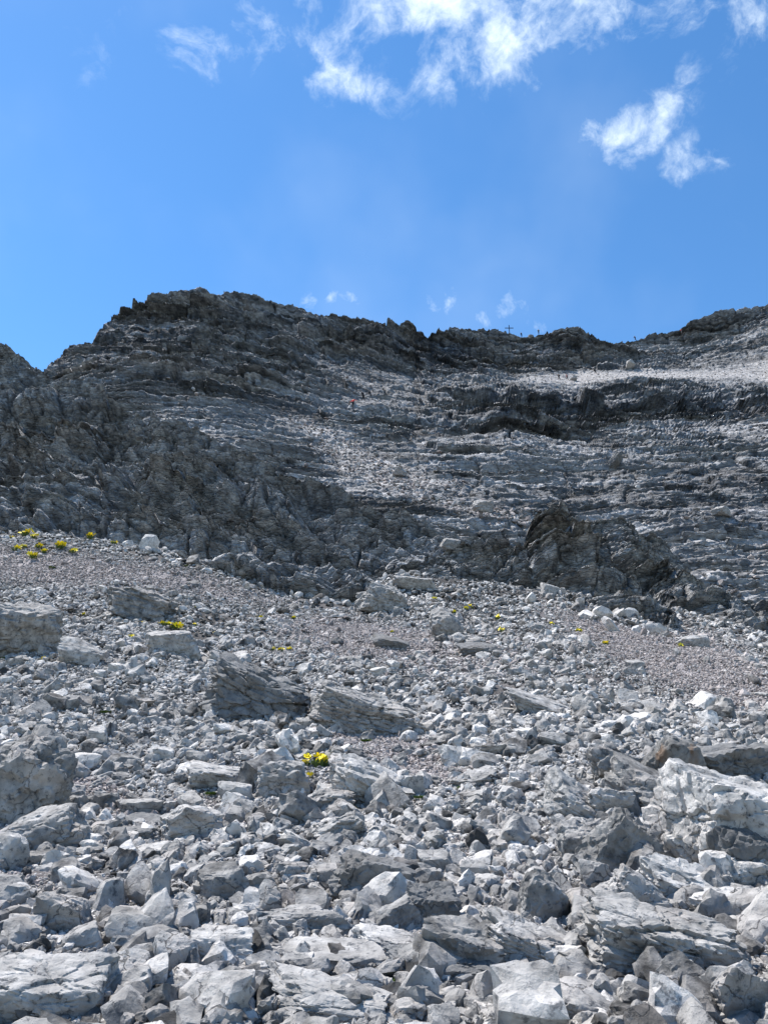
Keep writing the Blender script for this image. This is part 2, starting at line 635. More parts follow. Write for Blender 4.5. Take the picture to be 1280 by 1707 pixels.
def ground_hit(px, py):
    """distance at which the line of sight through a photo pixel meets the scree"""
    ax, az = pix_dir(px, py)
    z = az * _Ds + CAM[2]
    g = ground(ax * _Ds, _Ds)
    w = np.where(z < g)[0]
    return float(_Ds[w[0]]) if len(w) else 34.0


def blob(px, py, cx, cy, rx, ry, ang=0.0):
    a = R(ang)
    dx, dy = px - cx, py - cy
    u = (dx * math.cos(a) + dy * math.sin(a)) / rx
    v = (-dx * math.sin(a) + dy * math.cos(a)) / ry
    return np.exp(-(u * u + v * v))


def fine_field(px, py):
    """where the scree is fine grit (1) rather than rubble (0)"""
    f = (1.0 * blob(px, py, 60, 945, 160, 32, 8) + 1.0 * blob(px, py, 1190, 1120, 190, 50, 22) + .8 * blob(px, py, 1040, 1075, 120, 26, 25)
         + .8 * blob(px, py, 590, 1055, 120, 22, 5) + .4 * blob(px, py, 560, 1080, 150, 30, 0) + .7 * blob(px, py, 330, 975, 170, 22, 12)
         + 1.0 * blob(px, py, 690, 1275, 110, 20, 14) + .9 * blob(px, py, 640, 1235, 110, 14, 5)
         + .85 * blob(px, py, 180, 1330, 200, 28, 30) + .5 * blob(px, py, 130, 1480, 190, 30, 8) + .5 * blob(px, py, 370, 1370, 100, 26, 30)
         + .35 * blob(px, py, 850, 1440, 190, 60, 25) + .2 * blob(px, py, 900, 1120, 220, 50, 10) + .4 * blob(px, py, 720, 1100, 160, 40))
    return np.clip(f, 0, 1)


# --- scree ground sheet
def build_ground():
    nr, nc = 420, 420
    yy = np.exp(np.linspace(math.log(1.0), math.log(64.0), nr)) - 4.0 + 0.0
    aa = np.linspace(-1.25, 1.25, nc)
    Y, A = np.meshgrid(yy, aa, indexing='ij')
    x = (A * (Y + 4.5)).ravel()
    y = Y.ravel()
    z = ground(x, y)
    P = np.stack([x, y, z], -1)
    d = np.clip(y, 2, 60)
    q = P / (0.05 + 0.004 * d)[:, None]
    dd, cr = blocks(P / np.array([.16, .16, .12]), 5, .7)
    z = z + dd * .035 + cr * 0.02 - 0.03
    P[:, 2] = z
    px, py = project(np.where(y[:, None] > 1.0, P, np.array([[0, 1.0, 0]])))
    fine = fine_field(px, py) * (y > 1.0)
    n = fbm(P / 1.3, 4, 77)
    alb = np.array([.06, .057, .055])[None] * (1 + .25 * n[:, None])  # rubble ground: shade in the gaps between stones painted into the colour
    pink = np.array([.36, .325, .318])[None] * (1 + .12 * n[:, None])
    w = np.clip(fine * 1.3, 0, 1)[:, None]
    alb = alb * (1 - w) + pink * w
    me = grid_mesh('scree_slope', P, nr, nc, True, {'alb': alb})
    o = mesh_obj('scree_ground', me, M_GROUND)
    tag(o, 'sloping ground of grey limestone scree and pinkish grit', kind='structure')
    return o


build_ground()

TERRAIN = []          # (px, py, D, P) of the rock faces for later placing


# --- the summit mountain
SKY = np.array([(-900, 700), (-300, 660), (0, 640), (60, 622), (95, 603), (110, 581), (160, 561), (187, 531), (240, 507), (268, 492), (310, 483), (325, 478),
                (350, 485), (393, 484), (402, 493), (430, 498), (505, 512), (515, 521), (560, 526), (600, 531), (690, 542), (702, 561),
                (716, 567), (724, 556), (757, 544), (800, 546), (850, 554), (870, 560), (900, 556), (930, 546), (965, 545), (992, 555),
                (1020, 563), (1040, 567), (1062, 565), (1090, 559), (1130, 549), (1160, 529), (1200, 518), (1280, 507), (1500, 480), (2000, 470)], float)

MC = [(-600, 700, 110), (-300, 660, 112), (0, 640, 115), (0, 760, 80), (0, 950, 52), (95, 603, 128), (200, 530, 150), (200, 600, 118), (200, 700, 84), (200, 850, 60),
      (325, 478, 165), (325, 560, 136), (325, 640, 106), (325, 720, 82), (325, 900, 56),
      (450, 498, 175), (450, 570, 148), (450, 640, 118), (450, 720, 90),
      (600, 530, 190), (600, 590, 168), (600, 640, 143), (600, 662, 134), (600, 682, 120), (600, 760, 86), (600, 800, 74), (600, 900, 56), (600, 1050, 45),
      (700, 562, 205), (740, 548, 212), (740, 610, 190), (740, 650, 160), (740, 690, 122), (740, 780, 80),
      (850, 553, 222), (850, 600, 208), (850, 640, 172), (850, 680, 128), (850, 760, 88), (850, 840, 68), (850, 900, 56), (850, 1050, 43),
      (960, 545, 222), (960, 600, 212), (960, 622, 206), (960, 640, 186), (960, 700, 126), (960, 780, 86), (960, 860, 66), (960, 1050, 42),
      (1040, 566, 228), (1060, 610, 212), (1060, 640, 184), (1060, 700, 126), (1060, 780, 84), (1060, 860, 65), (1060, 960, 51), (1060, 1050, 42),
      (1160, 530, 225), (1160, 612, 208), (1160, 634, 186), (1160, 700, 126), (1160, 780, 83), (1160, 860, 63), (1160, 960, 48), (1125, 1022, 39), (1170, 1040, 37.5),
      (1280, 507, 220), (1280, 560, 208), (1280, 610, 196), (1280, 640, 178), (1280, 700, 122), (1280, 780, 82), (1280, 880, 60), (1280, 980, 45), (1280, 1062, 37),
      (1700, 480, 200), (1700, 640, 165), (1700, 780, 80), (1700, 1060, 38)]
MC = np.array(MC, float)
_m = tps_fit(MC[:, :2], np.log(MC[:, 2]), 300.0, 5e-4)


def shade_albedo(P, nrm, rock, dark, pale, darkmask, palemask, seed, ledge=0.72, sc=1.0):
    """weathered rock colour: pale grit where ledges can hold it, water stains running down the steep faces"""
    n1 = fbm(P / (9 * sc), 4, seed)
    n2 = fbm(P / np.array([1.0, 1.0, 7.0]) / sc, 4, seed + 5)      # streaks
    n3 = fbm(P / (0.9 * sc), 3, seed + 9)
    st = np.clip((n2 * 1.6 + n1 * .8 + darkmask * 1.5 - .25), 0, 1)
    col = rock[None] * (1 + .30 * n1 + .35 * n3)[:, None]
    col = col * (1 - st[:, None]) + dark[None] * (1 + .3 * n3[:, None]) * st[:, None]
    lw = np.clip((nrm[:, 2] - ledge) / .16 + n3 * .6 + n1 * .5, 0, 1) * .75
    lw = np.maximum(lw * (1 - .6 * darkmask), np.clip((palemask + n3 * .45 + n1 * .35 - .38) * 3.2, 0, 1))
    pl = pale[None] * (1 + .16 * n3[:, None])
    return np.clip(col * (1 - lw[:, None]) + pl * lw[:, None], 0.02, .8)


def build_mountain():
    nc, nr = 1200, 620
    cols = np.linspace(-260, 1540, nc)
    sky = np.interp(cols, SKY[:, 0], SKY[:, 1])
    sky = np.convolve(np.pad(sky, 6, mode='edge'), np.hanning(13) / np.hanning(13).sum(), 'valid')
    foot = np.interp(cols, FOOT[:, 0], FOOT[:, 1])
    low = np.interp(cols, [-400, 0, 90, 200, 640, 880, 1100, 1280, 1600], [760, 760, 760, 830, 930, 1000, 1062, 1085, 1120])
    low = np.convolve(np.pad(low, 30, mode='edge'), np.hanning(61) / np.hanning(61).sum(), 'valid')
    t = np.linspace(0, 1, nr - 26) ** 1.15                                 # 0 skyline, finer above
    PY = sky[None] + (low - sky)[None] * t[:, None]
    PX = np.broadcast_to(cols[None], PY.shape)
    lD = _m(np.stack([PX.ravel(), PY.ravel()], -1)).reshape(PY.shape)
    D = np.exp(lD)
    # nothing may overhang the slope behind: distance shrinks downwards
    D = np.minimum.accumulate(D, axis=0)
    G = at(PX, PY, D)
    # behind the skyline the mountain rolls over and falls away, at the foot it goes on into the ground
    top = G[0]
    rows = []
    for k in range(16, 0, -1):
        s = k / 16
        rows.append(top + np.stack([top[:, 0] * 0.3 * s, 30 * s + 0 * top[:, 0], -30 * s * s - 8 * s + 0 * top[:, 0]], -1))
    bot = G[-1]
    brow = [bot + np.array([0, -0.15 * k, -0.7 * k]) for k in range(1, 11)]
    G = np.concatenate([np.array(rows), G, np.array(brow)], 0)
    nr = G.shape[0]
    P = G.reshape(-1, 3)
    n0 = grid_normals(P, nr, nc)
    px, py = project(P)
    D0 = P[:, 1]
    # region masks (what kind of rock lies where)
    bench = np.clip(1.2 * blob(px, py, 1080, 626, 180, 8, -1) + 1.0 * blob(px, py, 930, 632, 60, 10) + 1.0 * blob(px, py, 1300, 610, 100, 26, -8), 0, 1)
    bench2 = np.clip(1.1 * blob(px, py, 650, 665, 95, 12, 3) + 1.0 * blob(px, py, 600, 635, 70, 20, 15), 0, 1)
    gully = np.clip(.9 * blob(px, py, 540, 705, 80, 14, 12) + .9 * blob(px, py, 570, 745, 90, 16, 28) + 2.0 * blob(px, py, 660, 795, 120, 20, 17) + 1.8 * blob(px, py, 790, 842, 90, 15, 12), 0, 1)
    brk = np.clip(.85 + 1.3 * fbm(P / np.array([9.0, 9.0, 3.5]), 4, 91), .35, 1)
    bench2, gully = bench2 * brk, gully * brk
    soft = np.clip(bench + bench2 * .8 + gully * .8, 0, 1)
    cliff = np.clip(blob(px, py, 1130, 672, 330, 24, 0) + .8 * blob(px, py, 870, 705, 170, 26, 0) + .9 * blob(px, py, 760, 600, 120, 26, 12)
                    + .8 * blob(px, py, 1210, 535, 90, 16, -8) + .7 * blob(px, py, 960, 565, 60, 16), 0, 1)
    peak = np.clip(1.2 * blob(px, py, 360, 570, 260, 70, 4) + .8 * blob(px, py, 640, 565, 130, 26, 8) + .9 * blob(px, py, 800, 575, 70, 24, 8) + .9 * blob(px, py, 960, 578, 70, 26), 0, 1)
    darkm = np.clip(cliff * .9 + .35 * peak + .5 * blob(px, py, 1190, 850, 120, 40) - 1.3 * soft, 0, 1)
    amp = 1 - .85 * soft
    # bedding: gently warped, dipping a little towards the left on the dome
    zb = P[:, 2] + 40 + 0.05 * P[:, 0] + 3.4 * fbm(P / 45.0, 3, 21)
    zb = zb - .16 * np.clip(P[:, 0] + 30, -70, 0)
    k = np.clip(D0 / 120, .7, 1.25)
    ca, sa, ja = courses(P, zb + 1.0 * fbm(P / 14, 2, 23), 4.6, 10.0, 201, 1.7, .9)
    cb, sb, jb = courses(P, zb + .5 * fbm(P / 6, 2, 24), 1.7, 4.0, 202, .8, .4)
    cc, sc_, jc = courses(P, zb + .2 * fbm(P / 2.5, 2, 25), .62, 1.6, 203, .34, .16)
    hardness = np.clip(.45 + cliff + .8 * peak + .5 * fbm(P / 16, 2, 26), .2, 1.4)
    v1 = np.clip(.95 + 1.9 * fbm(P / np.array([26.0, 30.0, 10.0]), 2, 27), .1, 1.9)
    v2 = np.clip(.85 + 2.0 * fbm(P / np.array([12.0, 14.0, 5.0]), 2, 28), .05, 1.8)
    ca, cb, sa, sb, cc, sc_ = ca * v1, cb * v2, sa * v1, sb * v2, cc * (1.7 - .6 * v2), sc_ * (.4 + .5 * v2)
    push = -(sa * 4.6 * .75 * hardness + sb * 1.7 * .8 * (.5 + .5 * hardness) + sc_ * .62 * .8)
    b1, c1 = blocks(P / np.array([8.0, 8.0, 4.2]) + .25 * fbm(P / 6, 2, 40)[:, None], 41, .6, round_=2.5)
    b2, c2 = blocks(P / np.array([2.2, 2.2, 1.0]) + .3 * fbm(P / 2, 2, 43)[:, None], 42, .7, round_=2.2)
    b3, c3 = blocks(P / np.array([.85, .85, .42]), 44, .8, round_=2.0)
    butt = -ridged(P / np.array([22.0, 30.0, 60.0]), 3, 60)
    butt2 = -ridged(P / np.array([7.0, 9.0, 26.0]), 3, 64)
    out = (butt * 2.0 + butt2 * .8) * np.clip(.25 + cliff + .9 * peak, 0, 1.2) + b1 * 1.1 * (.5 + .5 * peak) + b2 * .34 * (1.8 - v2) + b3 * .2
    out += ca * (.5 + .7 * hardness) + cb + cc + .16 * fbm(P / 1.4, 4, 51)
    joint = np.maximum(np.maximum(ja, jb * .8), jc * .5)
    out = out * amp * k
    out += .25 * soft * fbm(P / 2.0, 4, 52)
    ri = np.repeat(np.arange(nr), nc)
    fade = np.clip(.3 + .7 * ri / 15.0, 0, 1)
    out, push = out * fade, push * fade
    n0 = np.array([[0, -.90, .436]])
    # pushes go back into the hill, blocks stand out along the slope's normal
    P2 = P.copy()
    P2[:, 1] += push * amp
    P2 = P2 + n0 * out[:, None] * .9
    n1 = grid_normals(P2, nr, nc)
    alb = shade_albedo(P2, n1, np.array([.215, .217, .222]), np.array([.08, .084, .094]), np.array([.38, .36, .345]), darkm, np.clip(bench + bench2 * .6 + gully * .8, 0, 1) * .8, 70, .74)
    # beds differ in colour, some are stained dark along their length
    bedc = np.clip(1 + .8 * vnoise(np.stack([P[:, 0] / 24, P[:, 1] / 60, zb / 1.1], -1), 81) + .6 * vnoise(np.stack([P[:, 0] / 8, P[:, 1] / 20, zb / .45], -1), 82), .4, 1.5)
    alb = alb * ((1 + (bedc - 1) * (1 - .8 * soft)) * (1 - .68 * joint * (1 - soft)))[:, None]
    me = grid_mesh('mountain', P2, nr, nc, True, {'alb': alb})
    o = mesh_obj('mountain', me, M_MTN)
    tag(o, 'bedded grey limestone mountainside rising to the summit ridge', kind='structure')
    qx, qy = project(P2)
    TERRAIN.append((qx, qy, P2[:, 1], P2))
    return qx, qy, P2[:, 1], P2, np.clip(bench + bench2 + gully, 0, 1)


BENCH = build_mountain()


def crag(name, label, top, foot, dtop, dfoot, x0, x1, nc, nr, seed, rock, dark, pale, ribs=1.0, bed=0.4, size=1.0, bulge=0.0, darken=.35, dip=.10, over=(4.0, 10.0)):
    top = np.array(top, float)
    foot = np.array(foot, float)
    cols = np.linspace(x0, x1, nc)
    ty = np.interp(cols, top[:, 0], top[:, 1])
    fy = np.interp(cols, foot[:, 0], foot[:, 1])
    td = np.interp(cols, *np.array(dtop, float).T)
    fd = np.interp(cols, *np.array(dfoot, float).T)
    t = np.linspace(0, 1, nr)
    PY = ty[None] + (fy - ty)[None] * t[:, None]
    # distances vary so that the face is steep at the foot and leans back at the top
    s = 1 - (t ** (1 + bulge))[:, None]
    D = fd[None] + (td - fd)[None] * s
    G = at(np.broadcast_to(cols[None], PY.shape), PY, D)
    T0, B0 = G[0], G[-1]
    rows = [T0 + np.stack([T0[:, 0] * .12 * (k / 14), over[0] * (k / 14) + 0 * T0[:, 0], -over[1] * (k / 14) ** 1.6 - .3 * (k / 14) + 0 * T0[:, 0]], -1) for k in range(14, 0, -1)]
    brow = [B0 + np.array([0, -.06 * k, -.4 * k]) for k in range(1, 13)]
    G = np.concatenate([np.array(rows), G, np.array(brow)], 0)
    nr = G.shape[0]
    P = G.reshape(-1, 3)
    n0 = np.array([[.03, -.84, .54]])
    wv = np.stack([fbm(P / 3.5, 2, seed + i) for i in range(3)], -1) * .8
    Q = P + wv
    # ribs and gullies leaning down to the right
    lean = Q.copy()
    lean[:, 0] = Q[:, 0] + .35 * Q[:, 2]
    r1 = -ridged(lean / np.array([7.5, 14.0, 22.0]), 2, seed + 11)
    r2 = -ridged(lean / np.array([2.6, 4.5, 8.0]), 3, seed + 12)
    b1, c1 = blocks(Q / np.array([3.0, 3.0, 3.4]) / size, seed + 13, .7, round_=2.2)
    b2, c2 = blocks(Q / np.array([1.15, 1.15, 1.2]) / size, seed + 14, .8, round_=2.2)
    b3, c3 = blocks(P / np.array([.42, .42, .34]) / size, seed + 15, .9, round_=2.0)
    b4, c4 = blocks(P / np.array([.19, .19, .14]) / size, seed + 16, .9, round_=2.0)
    zb = P[:, 2] + 60 + dip * P[:, 0] + 1.2 * fbm(P / 9, 3, seed + 18)
    ca, sa, ja = courses(Q, zb + .5 * fbm(P / 4, 2, seed + 50), 2.7 * size, 3.0 * size, seed + 51, 1.0, .55, .9, gw=.06)
    cb, sb, jb = courses(Q, zb + .25 * fbm(P / 1.8, 2, seed + 52), 1.0 * size, 1.25 * size, seed + 53, .36, .26, .9)
    cc, sc_, jc = courses(P, zb + .1 * fbm(P / .8, 2, seed + 54), .38 * size, .55 * size, seed + 55, .12, .09, .9)
    v1 = np.clip(.9 + 1.5 * fbm(P / 9.0, 2, seed + 60), .2, 1.7)
    v2 = np.clip(.9 + 1.8 * fbm(P / 3.5, 2, seed + 61), .1, 1.7)
    ca, sa, cb, sb = ca * v1, sa * v1, cb * v2, sb * v2
    out = ribs * (2.6 * r1 + .3 * r2) + size * (.5 * b1 + .14 * b2 + .06 * b3 + .03 * b4 + ca + cb + cc)
    out -= size * ((1 - np.clip(c1 * 3.2, 0, 1)) * .4 + (1 - np.clip(c2 * 2.4, 0, 1)) * .12)
    out += .1 * fbm(P / .7, 4, seed + 17)
    joint = np.maximum(np.maximum(ja, jb * .8), jc * .5)
    push = -bed * (sa * 2.7 + sb * 1.0 + sc_ * .38)
    fade = np.clip(.2 + .8 * np.repeat(np.arange(nr), nc) / 13.0, 0, 1)
    edge = np.clip(np.minimum(np.tile(np.arange(nc), nr), nc - 1 - np.tile(np.arange(nc), nr)) / 55.0, 0, 1)
    edge = edge * (2 - edge)
    out, push = out * fade, push * fade
    out = out * (.3 + .7 * edge) - (1 - edge) * 2.0
    P2 = P + n0 * (out * .95)[:, None]
    P2[:, 1] += push
    n1 = grid_normals(P2, nr, nc)
    hollow = np.clip(-(out - out.mean()) * .25, -.3, .45)
    alb = shade_albedo(P2, n1, rock, dark, pale, np.clip(darken + 0 * out, 0, 1), 0 * out, seed + 30, .74, .6)
    # ochre patches
    oc = np.clip(fbm(P / np.array([1.3, 1.3, 2.2]), 3, seed + 40) * 3 - 1.35, 0, 1)[:, None] * .4
    alb = alb * (1 - oc) + np.array([.21, .18, .15])[None] * oc
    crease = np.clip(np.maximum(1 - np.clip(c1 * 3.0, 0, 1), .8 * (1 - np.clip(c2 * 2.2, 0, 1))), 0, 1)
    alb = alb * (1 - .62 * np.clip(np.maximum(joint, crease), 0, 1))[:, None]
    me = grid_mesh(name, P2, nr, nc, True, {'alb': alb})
    o = mesh_obj(name, me, M_CRAG)
    tag(o, label, kind='structure')
    qx, qy = project(P2)
    TERRAIN.append((qx, qy, P2[:, 1], P2))
    return o


crag('rock_face', 'dark ribbed limestone crag rising above the left side of the scree',
     [(-400, 520), (-100, 555), (0, 569), (30, 582), (70, 601), (95, 612), (130, 614), (170, 637), (225, 657), (300, 684), (370, 708), (430, 731), (480, 762),
      (530, 788), (600, 812), (640, 836), (700, 851), (760, 861), (830, 868), (862, 876), (885, 900)],
     [(-400, 860), (0, 886), (120, 892), (200, 910), (350, 938), (430, 965), (490, 1000), (560, 1012), (620, 1000), (660, 972), (700, 952), (750, 920), (800, 905), (885, 905)],
     [(-400, 70), (0, 62), (230, 57), (430, 53), (640, 50), (905, 49)],
     [(-400, 40), (0, 36), (120, 35), (200, 34), (350, 33), (430, 32.5), (490, 32), (560, 32), (620, 34), (700, 38), (800, 42), (905, 44)],
     -330, 885, 900, 430, 100, np.array([.39, .393, .40]), np.array([.20, .202, .208]), np.array([.42, .415, .41]), 1.0, .75, 1.1, .35, .12)
crag('rock_buttress', 'low rounded limestone buttress in the gully between the two crags',
     [(640, 965), (690, 945), (722, 925), (760, 906), (800, 905), (850, 908), (880, 915), (900, 945), (925, 985)],
     [(640, 985), (690, 965), (725, 987), (800, 1005), (840, 1012), (900, 990), (925, 988)],
     [(640, 40), (760, 44), (925, 41)], [(640, 37), (690, 37), (725, 35), (800, 34), (840, 33), (925, 36)],
     640, 925, 260, 170, 200, np.array([.33, .328, .325]), np.array([.16, .158, .156]), np.array([.42, .415, .41]), .45, .5, .7, .3, .1, over=(3.0, 5.0))
crag('rock_buttress', 'broad bedded limestone buttress and wall right of the gully above the scree',
     [(870, 925), (878, 885), (888, 862), (930, 850), (980, 845), (1040, 848), (1080, 858), (1115, 882), (1150, 898), (1210, 903), (1280, 905), (1450, 915), (1620, 930)],
     [(870, 975), (900, 985), (980, 1012), (1040, 1032), (1100, 1054), (1125, 1024), (1170, 1042), (1280, 1064), (1500, 1087), (1620, 1095)],
     [(870, 43), (960, 46), (1060, 46), (1120, 49), (1280, 52), (1620, 50)], [(870, 37), (900, 36), (980, 34), (1040, 33), (1100, 32), (1125, 36), (1170, 36.5), (1280, 36), (1620, 34.5)],
     868, 1620, 700, 260, 300, np.array([.38, .378, .375]), np.array([.18, .18, .18]), np.array([.46, .455, .45]), 1.0, .6, .8, .4, .15, over=(4.0, 7.0))

# ------------------------------------------------------------------ stones
_ico = {}


def ico(sub):
    if sub not in _ico:
        bm = bmesh.new()
        bmesh.ops.create_icosphere(bm, subdivisions=sub, radius=1.0)
        bm.verts.ensure_lookup_table()
        V = np.array([v.co[:] for v in bm.verts])
        Fc = np.array([[v.index for v in f.verts] for f in bm.faces], np.int32)
        bm.free()
        V /= np.linalg.norm(V, axis=1, keepdims=True)
        _ico[sub] = (V, Fc)
    return _ico[sub]


def rock_verts(seed, sub, dims, planes=11, sharp=22, rough=.05, crack=0.0, bed=0.0, bed_n=7, flat_top=False):
    """a broken block: the space left between random cleavage planes, chipped, cracked and bedded"""
    r = np.random.default_rng(seed)
    V, Fc = ico(sub)
    n = r.normal(size=(planes, 3))
    n /= np.linalg.norm(n, axis=1, keepdims=True)
    # cleavage favours three directions
    ax = np.array([[1, .15, .1], [-.1, 1, .12], [.08, -.12, 1]])
    ax /= np.linalg.norm(ax, axis=1, keepdims=True)
    n = np.concatenate([n, ax + r.normal(size=(3, 3)) * .16, -ax + r.normal(size=(3, 3)) * .16])
    n /= np.linalg.norm(n, axis=1, keepdims=True)
    h = np.concatenate([r.uniform(.78, 1.18, planes), r.uniform(.72, .98, 6)])
    if flat_top:
        h[planes + 2] = .7
    d = np.clip(V @ n.T, 0, None) / h[None]
    rad = 1.0 / (np.sum(d ** sharp, axis=1) ** (1.0 / sharp))
    P = V * rad[:, None]
    o = r.uniform(-50, 50, 3)
    Q = P * 1.0 + o
    rad2 = 1 + rough * 1.2 * fbm(Q * 1.7, 2, seed) + rough * fbm(Q * 5.0, 3, seed + 1)
    if crack:
        b, c = blocks(Q * np.array([1.3, 1.3, 2.0]) + .2 * fbm(Q * 2, 2, seed)[:, None], seed + 2, .8)
        rad2 += crack * .14 * b - crack * .12 * (1 - np.clip(c * 4, 0, 1))
        b, c = blocks(Q * np.array([3.2, 3.2, 5.0]), seed + 3, 1.0)
        rad2 += crack * .09 * b - crack * .04 * (1 - np.clip(c * 3, 0, 1))
    P = P * rad2[:, None]
    if bed:
        t = P[:, 2] * bed_n + .5 * fbm(Q * 1.4, 2, seed + 4) * 2
        saw = (t - np.floor(t)) ** .6 - .6
        wgt = 1 + bed * saw * .22
        P[:, 0] *= wgt
        P[:, 1] *= wgt
    return P * np.asarray(dims)[None], Fc


def tri_mesh(name, V, Fc, mat, smooth=False, sharp_deg=None):
    me = bpy.data.meshes.new(name)
    me.vertices.add(len(V))
    me.vertices.foreach_set('co', V.astype(np.float32).ravel())
    me.loops.add(Fc.size)
    me.loops.foreach_set('vertex_index', Fc.ravel())
    me.polygons.add(len(Fc))
    me.polygons.foreach_set('loop_start', np.arange(0, Fc.size, 3, dtype=np.int32))
    me.polygons.foreach_set('use_smooth', np.full(len(Fc), smooth))
    me.update(calc_edges=True)
    if sharp_deg:
        me.set_sharp_from_angle(angle=R(sharp_deg))
    if mat:
        me.materials.append(mat)
    return me


# small stones for the rubble, shared by instancing
proto_col = bpy.data.collections.new('stone_shapes')
NPROTO = 26
NBIG = 14
for i in range(NPROTO + 8 + NBIG):
    r = np.random.default_rng(500 + i)
    dims = np.array([1.0, r.uniform(.55, .95), r.uniform(.3, .78)]) * .5
    big = i >= NPROTO + 8
    V, Fc = rock_verts(900 + i, 3 if big else 2, dims, planes=int(r.integers(6, 11)), sharp=44, rough=.07, crack=.45 if big else 0)
    proto_col.objects.link(bpy.data.objects.new('stone_%02d' % i, tri_mesh('stone', V, Fc, M_BOULDER if big and i % 2 else (M_GRIT if NPROTO <= i < NPROTO + 8 else M_STONE), True, 22)))

bins = [.024, .037, .056, .085, .13, .20, .30, .058, .04]
cover = [.8, .9, .85, .72, .6, .38, .15, .5, .5]
pts, scl, rot, idx = [], [], [], []
for bi, (s, cv) in enumerate(zip(bins, cover)):
    Dmax = (42.0, 24.0)[bi - 7] if bi > 6 else min(43.0, F * s / 3.6)
    # area-uniform samples in the wedge in front of the camera, y from 1.9 m out
    # with a margin of a few metres beside the view, so that the slope goes on out of frame
    half, side, y0 = .56, 3.2, .9
    area = half * (Dmax ** 2 - y0 ** 2) + 2 * side * (Dmax - y0)
    n = int(cv * area / (.55 * s * s))
    y = np.sqrt(rng.uniform(y0 ** 2, Dmax ** 2, n))
    flat = rng.uniform(size=n) < 2 * side * (Dmax - y0) / area
    y = np.where(flat, rng.uniform(y0, Dmax, n), y)
    x = np.where(flat, np.sign(rng.uniform(-1, 1, n)) * (half * y + rng.uniform(0, side, n)), rng.uniform(-half, half, n) * y)
    inview = (np.abs(x) < .62 * y) & (y > 1.8)
    okn = inview | (rng.uniform(size=n) < (.45 if s < .05 else 1.0))
    x, y = x[okn], y[okn]
    n = len(x)
    z = ground(x, y)
    P = np.stack([x, y, z], -1)
    px, py = project(P)
    fine = fine_field(px, py)
    clump = fbm(P / 1.6, 3, 300 + int(s * 1000))
    fd = foot_D(px)
    keep = (y < fd + 5) & ((y > 7.5) | (s < .25))
    if bi > 6:
        keep &= (fine > .25) & (y > (20.0, 13.0)[bi - 7])
    elif s > .05:
        keep &= rng.uniform(size=n) < np.clip(1 - fine * (.9 + .4 * (s > .1)), 0.05, 1)
        keep &= rng.uniform(size=n) < np.clip(.6 + 2.2 * clump, .04, 1)
    else:
        keep &= rng.uniform(size=n) < np.clip(.8 + .8 * clump + fine, .15, 1)
    P, fine = P[keep], fine[keep]
    n = len(P)
    size = s * np.exp(rng.normal(0, .24, n))
    P[:, 2] += size * rng.uniform(-.10, .26, n)
    nm = ground_normal(P[:, 0], P[:, 1])
    tilt = rng.normal(0, R(27), (n, 2)) * (1 + .8 * (rng.uniform(size=(n, 1)) < .22))
    # slope attitude plus scatter
    ex = np.arctan2(-nm[:, 1], nm[:, 2]) * .7 + tilt[:, 0]
    ey = np.arctan2(nm[:, 0], nm[:, 2]) * .7 + tilt[:, 1]
    ez = rng.uniform(0, 2 * math.pi, n)
    # spin first, then lean: build as matrices through quaternions is slow, so lean angles are turned into the spun frame
    lx = ex * np.cos(ez) + ey * np.sin(ez)
    ly = -ex * np.sin(ez) + ey * np.cos(ez)
    pts.append(P)
    rot.append(np.stack([lx, ly, ez], -1))
    sc3 = size[:, None] * rng.uniform(.8, 1.25, (n, 3))
    scl.append(sc3)
    print(s, n)
    pinkish = rng.uniform(size=n) < np.clip(fine * 1.5 - .25, 0, .9)
    near_big = (size / P[:, 1]) > .013
    idx.append(np.where(near_big, NPROTO + 8 + rng.integers(0, NBIG, n), 0) + ~near_big * np.where(pinkish, NPROTO + rng.integers(0, 8, n), rng.integers(0, NPROTO, n)))
# blocks fallen from the faces, lying along their foot
nf = 900
fx = rng.uniform(-60, 1330, nf)
fD = foot_D(fx) - np.abs(rng.normal(0, 2.0, nf)) + .6
fa, _ = pix_dir(fx, foot_row(fx))
fP = np.stack([fa * fD, fD, ground(fa * fD, fD)], -1)
fs = np.exp(rng.normal(-1.35, .5, nf))
fP[:, 2] += fs * .15
pts.append(fP); rot.append(np.stack([rng.normal(.3, .5, nf), rng.normal(0, .5, nf), rng.uniform(0, 6.28, nf)], -1))
scl.append(fs[:, None] * rng.uniform(.8, 1.3, (nf, 3))); idx.append(rng.integers(0, NPROTO, nf))
# debris resting on the mountain's benches and in its gully
qx, qy, qD, qP, qs = BENCH
w_ = np.clip(qs - .12, 0, 1) + .03 * (qD < 130)
w_ = w_ * (qD > 40) * (qx > -60) * (qx < 1340)
w_ = w_ / w_.sum()
nb = 9000
kk = rng.choice(len(w_), nb, p=w_)
bs = np.clip(np.exp(rng.normal(-1.5, .55, nb)), .08, .7)
pts.append(qP[kk] + rng.normal(0, .35, (nb, 3)) * np.array([1, 0, 0]) + np.array([0, 0, .02]))
rot.append(np.stack([rng.normal(.4, .4, nb), rng.normal(0, .4, nb), rng.uniform(0, 6.28, nb)], -1))
scl.append(bs[:, None] * rng.uniform(.8, 1.3, (nb, 3))); idx.append(np.where(rng.uniform(size=nb) < .6, NPROTO + rng.integers(0, 8, nb), rng.integers(0, NPROTO, nb)))
pts = np.concatenate(pts); rot = np.concatenate(rot); scl = np.concatenate(scl); idx = np.concatenate(idx)
